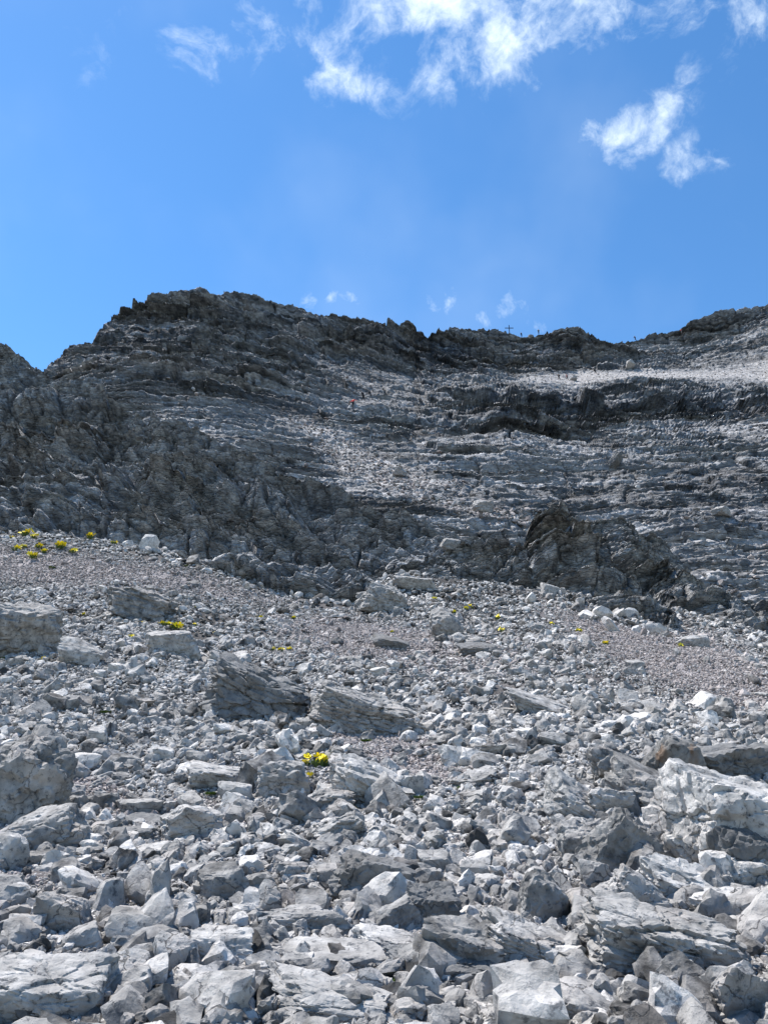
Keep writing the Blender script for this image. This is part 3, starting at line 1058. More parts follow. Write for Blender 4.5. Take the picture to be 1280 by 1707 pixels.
# the plants grow in gaps, so the larger loose stones stay clear of them
_px, _py = project(pts)
_big = scl.max(1) * F / pts[:, 1] > 12
_hit = np.zeros(len(pts), bool)
for cx_, cy_, rx_, ry_ in [(526, 1284, 34, 24), (592, 1350, 16, 14), (60, 912, 80, 26), (155, 905, 50, 16), (292, 1050, 50, 18), (176, 1192, 24, 18),
                           (837, 1628, 24, 20), (655, 1318, 20, 18), (698, 1334, 20, 18), (353, 1328, 22, 18), (15, 1668, 34, 24), (472, 1086, 24, 10)]:
    _hit |= (np.abs(_px - cx_) < rx_) & (np.abs(_py - cy_) < ry_)
_ok = ~(_hit & _big)
pts, rot, scl, idx = pts[_ok], rot[_ok], scl[_ok], idx[_ok]


def scatter(name, pts, rot, scl, idx, coll, label):
    me = bpy.data.meshes.new(name)
    me.vertices.add(len(pts))
    me.vertices.foreach_set('co', pts.astype(np.float32).ravel())
    a = me.attributes.new('rot', 'FLOAT_VECTOR', 'POINT'); a.data.foreach_set('vector', rot.astype(np.float32).ravel())
    a = me.attributes.new('scl', 'FLOAT_VECTOR', 'POINT'); a.data.foreach_set('vector', scl.astype(np.float32).ravel())
    a = me.attributes.new('pick', 'INT', 'POINT'); a.data.foreach_set('value', idx.astype(np.int32))
    o = mesh_obj(name, me)
    g = bpy.data.node_groups.new(name + '_scatter', 'GeometryNodeTree')
    g.interface.new_socket('Geometry', in_out='INPUT', socket_type='NodeSocketGeometry')
    g.interface.new_socket('Geometry', in_out='OUTPUT', socket_type='NodeSocketGeometry')
    gi, go = g.nodes.new('NodeGroupInput'), g.nodes.new('NodeGroupOutput')
    m2p = g.nodes.new('GeometryNodeMeshToPoints')
    ci = g.nodes.new('GeometryNodeCollectionInfo')
    ci.inputs['Collection'].default_value = coll
    ci.inputs['Separate Children'].default_value = True
    ci.inputs['Reset Children'].default_value = True
    iop = g.nodes.new('GeometryNodeInstanceOnPoints')
    iop.inputs['Pick Instance'].default_value = True

    def named(nm, typ):
        n = g.nodes.new('GeometryNodeInputNamedAttribute')
        n.data_type = typ
        n.inputs['Name'].default_value = nm
        return n.outputs['Attribute']
    e2r = g.nodes.new('FunctionNodeEulerToRotation')
    L = g.links.new
    L(gi.outputs[0], m2p.inputs['Mesh'])
    L(m2p.outputs['Points'], iop.inputs['Points'])
    L(ci.outputs[0], iop.inputs['Instance'])
    L(named('pick', 'INT'), iop.inputs['Instance Index'])
    L(named('rot', 'FLOAT_VECTOR'), e2r.inputs[0])
    L(e2r.outputs[0], iop.inputs['Rotation'])
    L(named('scl', 'FLOAT_VECTOR'), iop.inputs['Scale'])
    L(iop.outputs[0], go.inputs[0])
    md = o.modifiers.new('scatter', 'NODES')
    md.node_group = g
    tag(o, label, kind='stuff')
    return o


scatter('rubble', pts, rot, scl, idx, proto_col, 'countless small angular limestone stones covering the slope')

# ------------------------------------------------------------------ boulders, each its own shape
MATS = {'p': M_PALE, 'm': M_BOULDER, 'd': M_DARK, 'r': M_RUST}
BOULD = [
    # cx, cy, w, h, roll, material, planes, crack, bed, label
    (38, 1053, 120, 92, -3, 'm', 9, .9, .5, 'large rounded grey boulder with a level crack at the left edge below the poppies'),
    (236, 1010, 118, 50, -14, 'm', 8, .5, .8, 'sloping grey slab with a dark overhanging underside, upslope of a row of yellow poppies'),
    (286, 1073, 78, 44, 4, 'm', 7, .4, .2, 'grey pyramid-shaped rock just below the row of yellow poppies'),
    (140, 1098, 66, 34, -8, 'p', 7, .2, .1, 'flat-topped pale block right of the large cracked boulder at the left edge'),
    (425, 1160, 165, 88, -22, 'd', 10, 1.4, .15, 'long dark broken outcrop with a black hollow beneath it at mid slope'),
    (545, 1185, 60, 40, -20, 'm', 8, .5, .3, 'grey block wedged between the dark outcrop and the striped boulder'),
    (510, 1208, 30, 20, 0, 'm', 10, .2, .0, 'small rounded grey stone in the hollow in front of the dark outcrop'),
    (600, 1196, 150, 66, -14, 'm', 9, .9, .8, 'grey boulder with slanting bedding stripes above the worn path'),
    (665, 1212, 70, 30, -14, 'm', 9, .9, 1.0, 'low striped grey rock tapering off right of the striped boulder'),
    (40, 1322, 140, 140, -20, 'm', 9, 1.0, .4, 'big steep grey boulder with vertical grooves at the left edge of the picture'),
    (66, 1388, 128, 66, 14, 'p', 8, .5, .3, 'pale slab with a dark crack leaning in front of the big grooved boulder'),
    (12, 1428, 56, 56, -20, 'p', 8, .5, .1, 'bright white block cut by the left edge of the picture'),
    (66, 1433, 38, 26, 3, 'm', 5, .2, .1, 'small squared grey block on dark soil below the pale leaning slab'),
    (115, 1398, 56, 40, 6, 'm', 9, .5, .2, 'grey rock propped at the right end of the pale leaning slab'),
    (233, 1347, 58, 28, 0, 'm', 7, .2, .1, 'rounded capstone on top of a small stack of flat rocks'),
    (245, 1373, 72, 20, -5, 'd', 7, .2, .8, 'dark flat slab second from the top of the small rock stack'),
    (225, 1393, 80, 26, 4, 'd', 8, .6, .8, 'dark layered rock at the bottom of the small rock stack'),
    (322, 1377, 92, 50, -4, 'p', 7, .6, .5, 'pale flat slab split by a level crack right of the small rock stack'),
    (270, 1420, 60, 22, 6, 'p', 7, .2, .3, 'thin pale flat rock below the small rock stack'),
    (470, 1306, 84, 56, -4, 'm', 7, .6, .6, 'grey angular block just below the brightest yellow poppies'),
    (368, 1298, 92, 38, -5, 'p', 8, .6, .5, 'long pale ledge-like rock left of the brightest yellow poppies'),
    (396, 1328, 42, 32, 0, 'p', 5, .1, .0, 'small pale cube with a dark left face below the pale ledge-like rock'),
    (410, 1355, 46, 32, -24, 'p', 7, .3, .1, 'bright wedge-shaped stone leaning below the small pale cube'),
    (612, 1316, 118, 58, -22, 'p', 8, .9, .9, 'craggy pale slab dipping right over a dark hollow, right of the brightest poppies'),
    (680, 1312, 36, 40, 10, 'p', 7, .2, .1, 'upright pale pointed stone with moss at its foot beside the path'),
    (550, 1340, 76, 36, 8, 'm', 8, .7, .3, 'low grey rock with a lone yellow poppy beside it'),
    (560, 1385, 90, 40, 12, 'm', 8, .8, .8, 'grey layered rock just downslope of the dark hollow'),
    (374, 1481, 76, 48, 3, 'm', 8, .25, .0, 'smooth grey domed rock with a branching crack in the left foreground'),
    (336, 1458, 50, 30, 18, 'p', 6, .2, .1, 'bright pale block resting above the smooth domed rock'),
    (618, 1480, 118, 80, -24, 'd', 7, .9, .4, 'large dark wedge-shaped boulder with a pale top in the centre foreground'),
    (712, 1520, 82, 76, -8, 'd', 7, .8, .3, 'dark blocky boulder with a flat pale top right of the dark wedge'),
    (664, 1534, 86, 44, 26, 'p', 6, .3, .4, 'pale wedge leaning up to the right between the two dark boulders'),
    (770, 1590, 128, 84, -10, 'm', 9, .8, .2, 'mottled blue-grey boulder behind the long dark slab'),
    (744, 1615, 146, 50, -2, 'd', 8, .8, .9, 'long dark layered slab with black shade and moss under it'),
    (88, 1672, 176, 100, -10, 'p', 8, .5, .1, 'very large smooth white boulder in the bottom left corner'),
    (185, 1628, 92, 54, -8, 'p', 8, .4, .1, 'pale angular block right behind the very large white boulder'),
    (290, 1600, 60, 62, 4, 'p', 11, .4, .0, 'round white boulder speckled with black lichen in the left foreground'),
    (362, 1592, 98, 50, -6, 'p', 8, .4, .4, 'broad flat pale rock with a pointed right end beside the round speckled boulder'),
    (555, 1600, 136, 40, 0, 'p', 6, .2, .2, 'long straight-edged pale slab lying level in the lower centre'),
    (572, 1680, 146, 50, -6, 'p', 7, .4, .3, 'wide pale slab with a jutting dark-shaded lip at the bottom centre'),
    (655, 1580, 96, 40, -8, 'p', 8, .5, .2, 'bright pale rock lying left of the long dark layered slab'),
    (880, 1590, 150, 58, -16, 'p', 7, .6, .7, 'long white slab with a black overhang right of the mottled boulder'),
    (1105, 1575, 196, 100, -14, 'm', 9, .8, .5, 'largest layered boulder of the lower right, arched with a dark recess below'),
    (1050, 1560, 80, 70, 0, 'p', 10, .5, .1, 'rounded pale rock at the left end of the arched layered boulder'),
    (1230, 1390, 220, 170, -8, 'p', 10, .55, .2, 'huge rough white boulder filling the right edge of the picture'),
    (1245, 1440, 90, 86, 0, 'd', 8, .8, .1, 'grey weathered block forming the foot of the huge white boulder'),
    (1103, 1330, 136, 58, -12, 'm', 6, .4, .2, 'pale pointed block lying across a black gap left of the huge white boulder'),
    (1132, 1283, 84, 86, 5, 'r', 6, .4, .0, 'brown-grey upright boulder with a rust-orange stain'),
    (1215, 1282, 124, 74, 0, 'd', 9, 1.0, .1, 'brownish cracked boulder heap right of the rust-stained boulder'),
    (1150, 1320, 50, 34, -15, 'd', 6, .3, .1, 'small dark pointed rock at the foot of the rust-stained boulder'),
    (1038, 1285, 90, 56, 0, 'm', 7, .6, .5, 'squarish grey block with a level top left of the rust-stained boulder'),
    (1035, 1420, 84, 98, -30, 'm', 7, .9, 1.2, 'tall slanting rock with fine stripes down its right side'),
    (975, 1410, 70, 70, 10, 'p', 8, .6, .3, 'pale rock leaning against the tall slanting striped rock'),
    (1145, 1413, 56, 62, 0, 'd', 12, 1.3, .0, 'dark knobbly rock between the striped rock and the huge white boulder'),
    (1226, 1458, 100, 58, -6, 'p', 11, .5, .2, 'rounded white boulder just below the huge rough white boulder'),
    (1200, 1508, 70, 36, 8, 'p', 8, .4, .2, 'low white rock with a shaded front below the rounded white boulder'),
    (1262, 1512, 64, 44, 0, 'm', 9, .4, .1, 'smooth grey rock cut by the right edge of the picture'),
    (1050, 1505, 96, 66, -16, 'm', 7, .6, .2, 'boulder with one smooth blue-black face in the right foreground'),
    (1130, 1480, 120, 60, -14, 'p', 9, .8, .7, 'pale fractured slab sloping down to the right above the arched boulder'),
    (905, 1512, 80, 74, -12, 'm', 9, .5, .1, 'blunt grey boulder with a dark right side in the rubble below the path'),
    (990, 1462, 46, 50, 0, 'm', 6, .2, .1, 'smooth grey angular block left of the boulder with the blue-black face'),
    (1015, 1345, 76, 50, -10, 'm', 8, .7, .2, 'grey block with a white top left of the pale pointed block'),
    (955, 1345, 96, 58, -30, 'm', 8, .7, .6, 'long grey rock sloping down right beside a narrow black cleft'),
    (1100, 1392, 92, 34, 0, 'p', 6, .5, .9, 'flat-topped pale slab with level cracks under the pale pointed block'),
    (893, 1682, 96, 70, 2, 'm', 6, .8, .0, 'upright block split by vertical cracks at the bottom edge right of centre'),
    (985, 1690, 110, 50, -8, 'p', 7, .4, .2, 'pale angular block at the bottom edge right of the vertically cracked block'),
    (1135, 1690, 130, 46, 0, 'p', 8, .5, .3, 'broad pale rock at the bottom edge below the arched layered boulder'),
    (1230, 1670, 90, 70, 0, 'm', 8, .5, .1, 'grey boulder in the bottom right corner of the picture'),
    (1140, 1635, 60, 60, 10, 'm', 6, .3, .1, 'pointed grey rock under the arched layered boulder'),
    (905, 1180, 112, 26, -20, 'p', 6, .3, .3, 'long narrow pale slab lying alone on the middle right slope'),
    (652, 1072, 56, 20, -12, 'd', 8, .5, .2, 'small dark ridge of rock in the fine grit at mid slope'),
    (690, 975, 60, 22, -6, 'p', 7, .3, .3, 'pale flat-topped slab at the head of the scree in the gully'),
    (640, 1000, 74, 50, -12, 'm', 9, 1.0, .8, 'fractured grey outcrop at the head of the scree cone'),
    (738, 1045, 56, 40, -26, 'm', 8, .7, .8, 'striped grey rock sticking out of the scree cone below the gully'),
    (800, 1086, 70, 24, 0, 'd', 8, .6, .2, 'dark low rock beside the poppies on the scree cone'),
    (820, 1256, 66, 22, 0, 'p', 7, .2, .2, 'pale flat rock at the far side of the worn path'),
    (788, 1302, 66, 24, 10, 'm', 7, .3, .3, 'flat grey rock with moss under its left end beside the path'),
    (752, 908, 36, 20, 5, 'm', 7, .2, .1, 'single grey boulder lodged in the gully between the crags'),
    (162, 1228, 32, 32, 0, 'p', 6, .1, .0, 'white block standing out in the grit above the big grooved boulder'),
    (110, 1535, 90, 58, -20, 'm', 6, .4, .2, 'angular two-tone block in the left foreground'),
    (135, 1570, 60, 40, 20, 'm', 7, .3, .2, 'shaded angular block leaning on the two-tone block in the left foreground'),
    (40, 1550, 46, 36, 0, 'p', 5, .1, .0, 'small squared pale block at the left edge above the very large white boulder'),
    (500, 1540, 90, 44, 4, 'p', 8, .7, .3, 'pale jagged rock in the lower centre left of the dark wedge boulder'),
    (448, 1510, 38, 46, 0, 'm', 8, .2, .0, 'stubby grey rock left of the pale jagged rock'),
    (425, 1585, 52, 40, 0, 'm', 9, .2, .0, 'rounded grey rock with cracked face left of the long straight-edged slab'),
    (540, 1462, 46, 28, 18, 'm', 6, .2, .1, 'blue-grey flat stone leaning left of the dark wedge boulder'),
    (795, 1455, 40, 36, 10, 'p', 6, .1, .0, 'bright white pointed stone in the rubble right of centre'),
    (728, 1440, 46, 34, 10, 'p', 7, .1, .0, 'bright pale block in the rubble upslope of the dark blocky boulder'),
    (1060, 1110, 26, 18, 0, 'm', 7, .2, .1, 'lone grey rock in the pinkish grit on the right slope'),
    (915, 985, 30, 20, -10, 'p', 7, .2, .1, 'pale block at the foot of the gully beside the right buttress'),
    (1155, 1070, 46, 24, 0, 'p', 9, .3, .1, 'rounded pale rock below the right-hand mountainside'),
]
print('boulders', len(BOULD))


def place_boulder(i, b, name='boulder', sub=4):
    cx, cy, w, h, roll, mk, planes, crack, bed, label = b
    base = min(cy + h * .42, 1700)
    D = ground_hit(cx, min(base, 1990))
    if cy < 925:
        D = 43.5
    D += .2 * w * D / F
    c = at(cx, cy, D)
    s = D / F
    dims = (w * s * .5 * 1.12, w * s * .5 * .72, h * s * .5 * 1.22)
    V, Fc = rock_verts(2000 + i * 7 + (3 if 'huge rough' in label else 0), sub, dims, planes=planes, sharp=34, rough=.06, crack=.15 + crack * .6, bed=bed * .34, bed_n=3.2 + (i % 3), flat_top=(i % 2 == 0))
    me = tri_mesh(name, V, Fc, MATS[mk], True, 26)
    o = mesh_obj(name, me)
    o.location = c
    rr = random.Random(i)
    o.rotation_euler = (R(rr.uniform(4, 14)), R(-roll), R(rr.uniform(-14, 14)))
    tag(o, label, 'boulder' if w > 70 else 'rock')
    return o


for i, b in enumerate(BOULD):
    big = b[2] > 100
    place_boulder(i, b, 'boulder' if b[2] > 70 else 'rock', 6 if b[2] > 140 else (5 if b[2] > 60 else 4))

# ------------------------------------------------------------------ the larger loose rocks, one object each
AREAS = [  # x0, x1, y0, y1, label, group
    (-40, 430, 1460, 1720, 'one of the larger loose angular rocks in the near left foreground rubble', 'rocks in the near left foreground'),
    (430, 850, 1430, 1720, 'one of the larger loose angular rocks in the near centre foreground rubble', 'rocks in the near centre foreground'),
    (850, 1320, 1430, 1720, 'one of the larger loose angular rocks in the near right foreground rubble', 'rocks in the near right foreground'),
    (-40, 430, 1240, 1460, 'one of the loose grey rocks left of the brightest poppies, beside the small rock stack', 'rocks around the rock stack'),
    (430, 850, 1240, 1430, 'one of the loose grey rocks around the brightest poppies and the worn path', 'rocks around the path'),
    (850, 1320, 1240, 1430, 'one of the loose grey rocks around the rust-stained boulder', 'rocks around the rust-stained boulder'),
    (-40, 500, 1080, 1240, 'one of the loose rocks on the middle left slope upslope of the big grooved boulder', 'rocks on the middle left slope'),
    (500, 1320, 1100, 1240, 'one of the loose rocks on the middle right slope around the narrow pale slab', 'rocks on the middle right slope'),
]
LAND = [(38, 1053, 'cracked boulder at the left edge'), (236, 1010, 'sloping grey slab'), (286, 1073, 'pyramid-shaped rock'), (425, 1160, 'dark broken outcrop'),
        (600, 1196, 'striped boulder'), (40, 1322, 'big grooved boulder'), (66, 1388, 'pale leaning slab'), (240, 1370, 'small rock stack'),
        (322, 1377, 'pale flat split slab'), (470, 1306, 'block below the brightest poppies'), (368, 1298, 'pale ledge-like rock'), (612, 1316, 'craggy pale slab'),
        (680, 1312, 'upright pale pointed stone'), (374, 1481, 'smooth domed rock'), (618, 1480, 'dark wedge-shaped boulder'), (712, 1520, 'dark blocky boulder'),
        (770, 1590, 'mottled blue-grey boulder'), (744, 1615, 'long dark layered slab'), (90, 1670, 'very large white boulder'), (290, 1600, 'round speckled boulder'),
        (555, 1600, 'long straight-edged slab'), (572, 1676, 'wide slab at the bottom centre'), (880, 1590, 'long white slab'), (1105, 1575, 'arched layered boulder'),
        (1225, 1385, 'huge rough white boulder'), (1103, 1330, 'pale pointed block'), (1132, 1283, 'rust-stained boulder'), (1038, 1285, 'squarish level-topped block'),
        (1035, 1420, 'tall slanting striped rock'), (1226, 1458, 'rounded white boulder'), (1050, 1505, 'boulder with the blue-black face'), (905, 1512, 'blunt grey boulder'),
        (893, 1682, 'vertically cracked block'), (905, 1180, 'long narrow pale slab'), (820, 1256, 'pale flat rock by the path'), (110, 1535, 'two-tone block'),
        (500, 1540, 'pale jagged rock'), (162, 1228, 'white block in the grit'), (531, 1275, 'densest clump of yellow poppies'), (850, 1400, 'fine rubble right of the path'),
        (1130, 1200, 'rubble above the rust-stained boulder'), (740, 1140, 'bare rubble right of the striped boulder')]


def loose_label(px, py, w, tone, shape):
    d, lx, ly, nm = min((math.hypot(px - a, (py - b) * 1.3), a, b, c) for a, b, c in LAND)
    dx, dy = px - lx, py - ly
    rel = ('left of' if dx < 0 else 'right of') if abs(dx) > abs(dy) * 1.2 else ('upslope of' if dy < 0 else 'downslope of')
    far = 'just ' if d < 75 else ('' if d < 120 else 'some way ')
    size = 'small' if w < 26 else ('medium-sized' if w < 46 else 'larger')
    return '%s %s %s rock %s%s the %s' % (size, tone, shape, far, rel, nm)


rock_meshes = {}
for k in range(18):
    r = np.random.default_rng(7000 + k)
    dims = np.array([1.0, r.uniform(.6, .95), r.uniform(.35, .75)]) * .5
    V, Fc = rock_verts(7100 + k, 3, dims, planes=int(r.integers(7, 12)), sharp=40, rough=.08, crack=.6, bed=(.4 if k % 3 == 0 else 0))
    for mk in 'pmd':
        rock_meshes[k, mk] = tri_mesh('rock', V, Fc, MATS[mk], True, 24)
placed = [(b[0], b[1], max(b[2], b[3]) * .42) for b in BOULD] + [(526, 1284, 34), (592, 1350, 14), (176, 1190, 20), (837, 1626, 20)]
count = 0
tries = 0
cand = []
rr = random.Random(99)
while count < 225 and tries < 6000:
    tries += 1
    py = 1110 + 590 * rr.random() ** .8
    px = rr.uniform(-20, 1300)
    fine = float(fine_field(np.array([px]), np.array([py]))[0])
    if rr.random() < fine * .9:
        continue
    near = (py - 1080) / 620
    w = (16 + 44 * near) * math.exp(rr.gauss(0, .26))
    if any(abs(px - a) < (c + w * .45) and abs(py - b) < (c + w * .45) * .62 for a, b, c in placed):
        continue
    ar = next((a for a in AREAS if a[0] <= px < a[1] and a[2] <= py < a[3]), None)
    if not ar:
        continue
    placed.append((px, py, w * .42))
    D = ground_hit(px, py)
    s = w * D / F
    mk = rr.choices('pmd', (5, 5, .5))[0]
    kk = rr.randrange(18)
    o = bpy.data.objects.new('rock', rock_meshes[kk, mk])
    COL.objects.link(o)
    c = at(px, py, D)
    o.location = (c[0], c[1], c[2] + s * .10)
    o.scale = (s * rr.uniform(.95, 1.2), s * rr.uniform(.85, 1.1), s * rr.uniform(.85, 1.15))
    o.rotation_euler = (R(14 + rr.gauss(0, 16)), R(rr.gauss(0, 16)), R(rr.uniform(0, 360)))
    zt = rock_meshes[kk, mk].vertices
    tag(o, loose_label(px, py, w, {'p': 'pale', 'm': 'grey', 'd': 'dark'}[mk], 'flattish' if max(v.co.z for v in zt) < .26 else 'blocky'), 'rock', ar[5])
    count += 1
print('loose rocks', count)

# ------------------------------------------------------------------ helpers on the rock faces
def surf(px, py, r=2.5):
    best = None
    for qx, qy, D, P in TERRAIN:
        m = (np.abs(qx - px) < r) & (np.abs(qy - py) < r) & (D > 5)
        if m.any():
            k = np.where(m)[0]
            j = k[np.argmin(D[k])]
            if best is None or D[j] < best[1]:
                best = (P[j], D[j])
    return best[0] if best else None


def crest(px, r=3.0):
    """highest point of the skyline near a photo column"""
    best = None
    for qx, qy, D, P in TERRAIN:
        m = (np.abs(qx - px) < r) & (D > 60)
        if m.any():
            k = np.where(m)[0]
            j = k[np.argmin(qy[k])]
            if best is None or qy[j] < best[1]:
                best = (P[j], qy[j])
    return best[0]


# ------------------------------------------------------------------ people
def skin_mesh(name, joints, edges, mat, parent, sub=1):
    me = bpy.data.meshes.new(name)
    me.from_pydata([j[:3] for j in joints], edges, [])
    o = mesh_obj(name, me, mat, parent)
    o.modifiers.new('skin', 'SKIN')
    for v, j in zip(me.skin_vertices[0].data, joints):
        v.radius = (j[3], j[3] * (j[4] if len(j) > 4 else 1))
    me.skin_vertices[0].data[0].use_root = True
    s = o.modifiers.new('sub', 'SUBSURF')
    s.levels = s.render_levels = sub
    return o


PM = {}


def cm(key, col):
    if key not in PM:
        PM[key] = flat_mat(key, col)
    return PM[key]


def person(loc, facing, jacket, trousers, pack, label, group=None, lean=.12, stride=.28, arms='walk', scale=1.0, hat=None):
    root = bpy.data.objects.new('person', None)
    COL.objects.link(root)
    root.location = loc
    root.rotation_euler = (0, 0, facing)
    root.scale = (scale * 1.12,) * 3
    tag(root, label, 'person', group)
    skin = cm('skin', (.45, .28, .2))
    # facing +Y in its own space
    s = stride
    ly = lean
    J = [(0, 0, .95, .13), (0, ly * .5, 1.22, .14), (0, ly, 1.42, .12), (0, ly + .02, 1.52, .055), (0, ly + .05, 1.62, .09, 1.1), (0, ly + .06, 1.72, .075),
         (-.1, 0, .9, .10), (-.11, s * .6, .5, .07), (-.11, s * .5, .1, .045), (-.11, s * .5 + .16, .04, .04),
         (.1, 0, .9, .10), (.11, -s * .3, .5, .07), (.11, -s, .12, .045), (.11, -s + .16, .04, .04)]
    E = [(0, 1), (1, 2), (2, 3), (3, 4), (4, 5), (0, 6), (6, 7), (7, 8), (8, 9), (0, 10), (10, 11), (11, 12), (12, 13)]
    for sx, ph in ((-1, 1), (1, -1)):
        if arms == 'out':
            a = [(sx * .2, ly, 1.40, .06), (sx * .42, ly + .05, 1.3, .045), (sx * .62, ly + .1, 1.28, .036), (sx * .70, ly + .12, 1.28, .03)]
        else:
            a = [(sx * .2, ly, 1.40, .06), (sx * .27, ly - .08 * ph, 1.12, .045), (sx * .25, ly + .14, .98, .036), (sx * .24, ly + .22, .97, .03)]
        k = len(J)
        J += a
        E += [(2, k), (k, k + 1), (k + 1, k + 2), (k + 2, k + 3)]
    skin_mesh('body', J, E, skin, root)
    jk = [(0, ly * .1, .86, .175), (0, ly * .5, 1.22, .165), (0, ly, 1.42, .14)] + [(*j[:3], j[3] + .018) for j in J[14:17]] + [(*j[:3], j[3] + .018) for j in J[18:21]]
    skin_mesh('jacket', jk, [(0, 1), (1, 2), (2, 3), (3, 4), (4, 5), (2, 6), (6, 7), (7, 8)], cm('cloth_' + jacket[0], jacket[1]), root)
    tr = [(0, 0, .92, .14)] + [(*j[:3], j[3] + .02) for j in J[6:9]] + [(*j[:3], j[3] + .02) for j in J[10:13]]
    skin_mesh('trousers', tr, [(0, 1), (1, 2), (2, 3), (0, 4), (4, 5), (5, 6)], cm('cloth_' + trousers[0], trousers[1]), root)
    for sx, jj in ((-1, J[8]), (1, J[12])):
        skin_mesh('boot', [(jj[0], jj[1] - .04, .06, .055), (jj[0], jj[1] + .14, .05, .05)], [(0, 1)], cm('boot', (.03, .028, .026)), root)
    skin_mesh('hat' if hat else 'hair', [(0, ly + .03, 1.66, .10), (0, ly + .04, 1.73, .085)], [(0, 1)], cm('hat_' + hat[0], hat[1]) if hat else cm('hair', (.03, .022, .018)), root)
    if pack:
        p = skin_mesh('backpack', [(0, ly - .22, 1.05, .15), (0, ly - .24, 1.25, .17), (0, ly - .2, 1.45, .13)], [(0, 1), (1, 2)], cm('pack_' + pack[0], pack[1]), root)
    return root


RED = ('red', (.55, .02, .02)); BLACK = ('black', (.02, .02, .024)); NAVY = ('navy', (.02, .03, .07)); PALE = ('pale', (.6, .6, .58)); GREY = ('grey', (.12, .12, .13))
GREEN = ('green', (.03, .07, .06)); MAROON = ('maroon', (.28, .04, .04))


def foot_at(px, py):
    p = surf(px, py)
    return p + np.array([0, -1.2, .15]) if p is not None else at(px, py, 130.0)


person(foot_at(590, 684), R(-25), RED, BLACK, None, 'hiker in a bright red jacket and black trousers on the pale ledge, arms out', arms='out', stride=.2)
person(foot_at(605, 672), R(70), BLACK, BLACK, BLACK, 'hiker in black with a pale sun hat, middle of three on the pale ledge', hat=PALE, lean=.3, stride=.2)
person(foot_at(620, 671), R(75), BLACK, GREY, BLACK, 'hiker in black bending uphill, rightmost of three on the pale ledge', lean=.3)
person(foot_at(932, 635), R(80), BLACK, BLACK, BLACK, 'hiker in black with a pale sun hat, leftmost on the pale summit terrace', hat=PALE)
person(foot_at(945, 635), R(80), MAROON, BLACK, None, 'hiker in a dark maroon jacket second from left on the pale summit terrace')
person(foot_at(993, 625), R(60), BLACK, BLACK, BLACK, 'hiker in black leaning forward alone further right on the pale summit terrace', lean=.3)
person(crest(870) + np.array([0, -.1, .05]), R(20), NAVY, NAVY, None, 'small dark figure on the skyline just right of the summit cross', stride=.1)
person(crest(897) + np.array([0, -.1, .05]), R(160), GREEN, BLACK, GREEN, 'small figure in dark green on the skyline, second right of the summit cross', stride=.12)
person(crest(1057) + np.array([0, -.1, .05]), R(100), NAVY, NAVY, NAVY, 'hiker with a big dark backpack walking alone on the skyline saddle', lean=.25, stride=.4)
person(foot_at(1134, 561), R(110), MAROON, GREY, MAROON, 'climber in maroon just below the skyline on the right shoulder')

# summit cross
cp = crest(852)
root = bpy.data.objects.new('summit_cross', None)
COL.objects.link(root)
root.location = Vector(cp) + Vector((0, .3, -.2))
tag(root, 'tall dark summit cross standing on the skyline', 'cross')
M_WOOD = flat_mat('weathered_iron', (.035, .033, .035), .6)


def box_mesh(name, size, mat, bev=.01):
    bm = bmesh.new()
    bmesh.ops.create_cube(bm, size=1)
    for v in bm.verts:
        v.co = Vector((v.co.x * size[0], v.co.y * size[1], v.co.z * size[2]))
    bmesh.ops.bevel(bm, geom=bm.edges[:], offset=bev, segments=1, affect='EDGES')
    me = bpy.data.meshes.new(name)
    bm.to_mesh(me)
    bm.free()
    me.materials.append(mat)
    return me


o = mesh_obj('upright', box_mesh('upright', (.24, .24, 3.8), M_WOOD), None, root); o.location = (0, 0, 1.9)
o = mesh_obj('crossbar', box_mesh('crossbar', (3.0, .2, .22), M_WOOD), None, root); o.location = (0, -.003, 2.6)
for k, (a, rad) in enumerate([(0, .35), (2.2, .4), (4.2, .38), (1.0, .3)]):
    V, Fc = rock_verts(60 + k, 2, (.32, .28, .24), 7, 20, .05)
    o = mesh_obj('cairn_stone', tri_mesh('cairn_stone', V, Fc, M_BOULDER, True, 25), None, root)
    o.location = (math.cos(a) * rad, math.sin(a) * rad, .2)
p = crest(886)
V, Fc = rock_verts(71, 3, (1.0, .8, .7), 8, 20, .05)
o = mesh_obj('rock', tri_mesh('rock', V, Fc, M_BOULDER, True, 25))
o.location = Vector(p) + Vector((0, .4, .25))
tag(o, 'lone block on the skyline between the two small figures by the cross', 'rock')

# loose blocks resting on the mountain's ledges
LED = [(805, 850, 2.2, 1.2, 'pale block perched on the mountainside above the dark buttress'),
       (1198, 857, 1.5, .9, 'small white slab catching the light on the right mountainside ledge'),
       (668, 790, 1.6, .9, 'dark-mouthed block in the pale gully right of the crag'),
       (958, 632, 2.6, 1.4, 'rounded block on the pale summit terrace between the hikers'),
       (1048, 609, 3.6, 2.4, 'dark block standing at the back of the pale summit terrace'),
       (1028, 770, 2.0, 1.2, 'dark boulder sitting on the banded middle of the mountainside')]
for k, (px, py, w, h, lab) in enumerate(LED):
    q = surf(px, py)
    if q is None:
        continue
    V, Fc = rock_verts(8000 + k, 4, (w * .5, w * .4, h * .5), 8, 20, .05, .4, .2)
    o = mesh_obj('boulder', tri_mesh('boulder', V, Fc, M_PALE if 'pale' in lab or 'white' in lab else M_DARK, True, 25))
    o.location = Vector(q) + Vector((0, -.3, h * .25))
    o.rotation_euler = (.2, .1 * k, .4 * k)
    tag(o, lab, 'boulder')

# ------------------------------------------------------------------ flowers, moss
M_PETAL = flat_mat('petal_yellow', (.85, .68, .02), .6)
M_EYE = flat_mat('flower_centre', (.55, .36, .02), .7)
M_LEAF = flat_mat('leaf_green', (.075, .115, .03), .7)
M_MOSS = flat_mat('moss_green', (.07, .115, .02), .9)


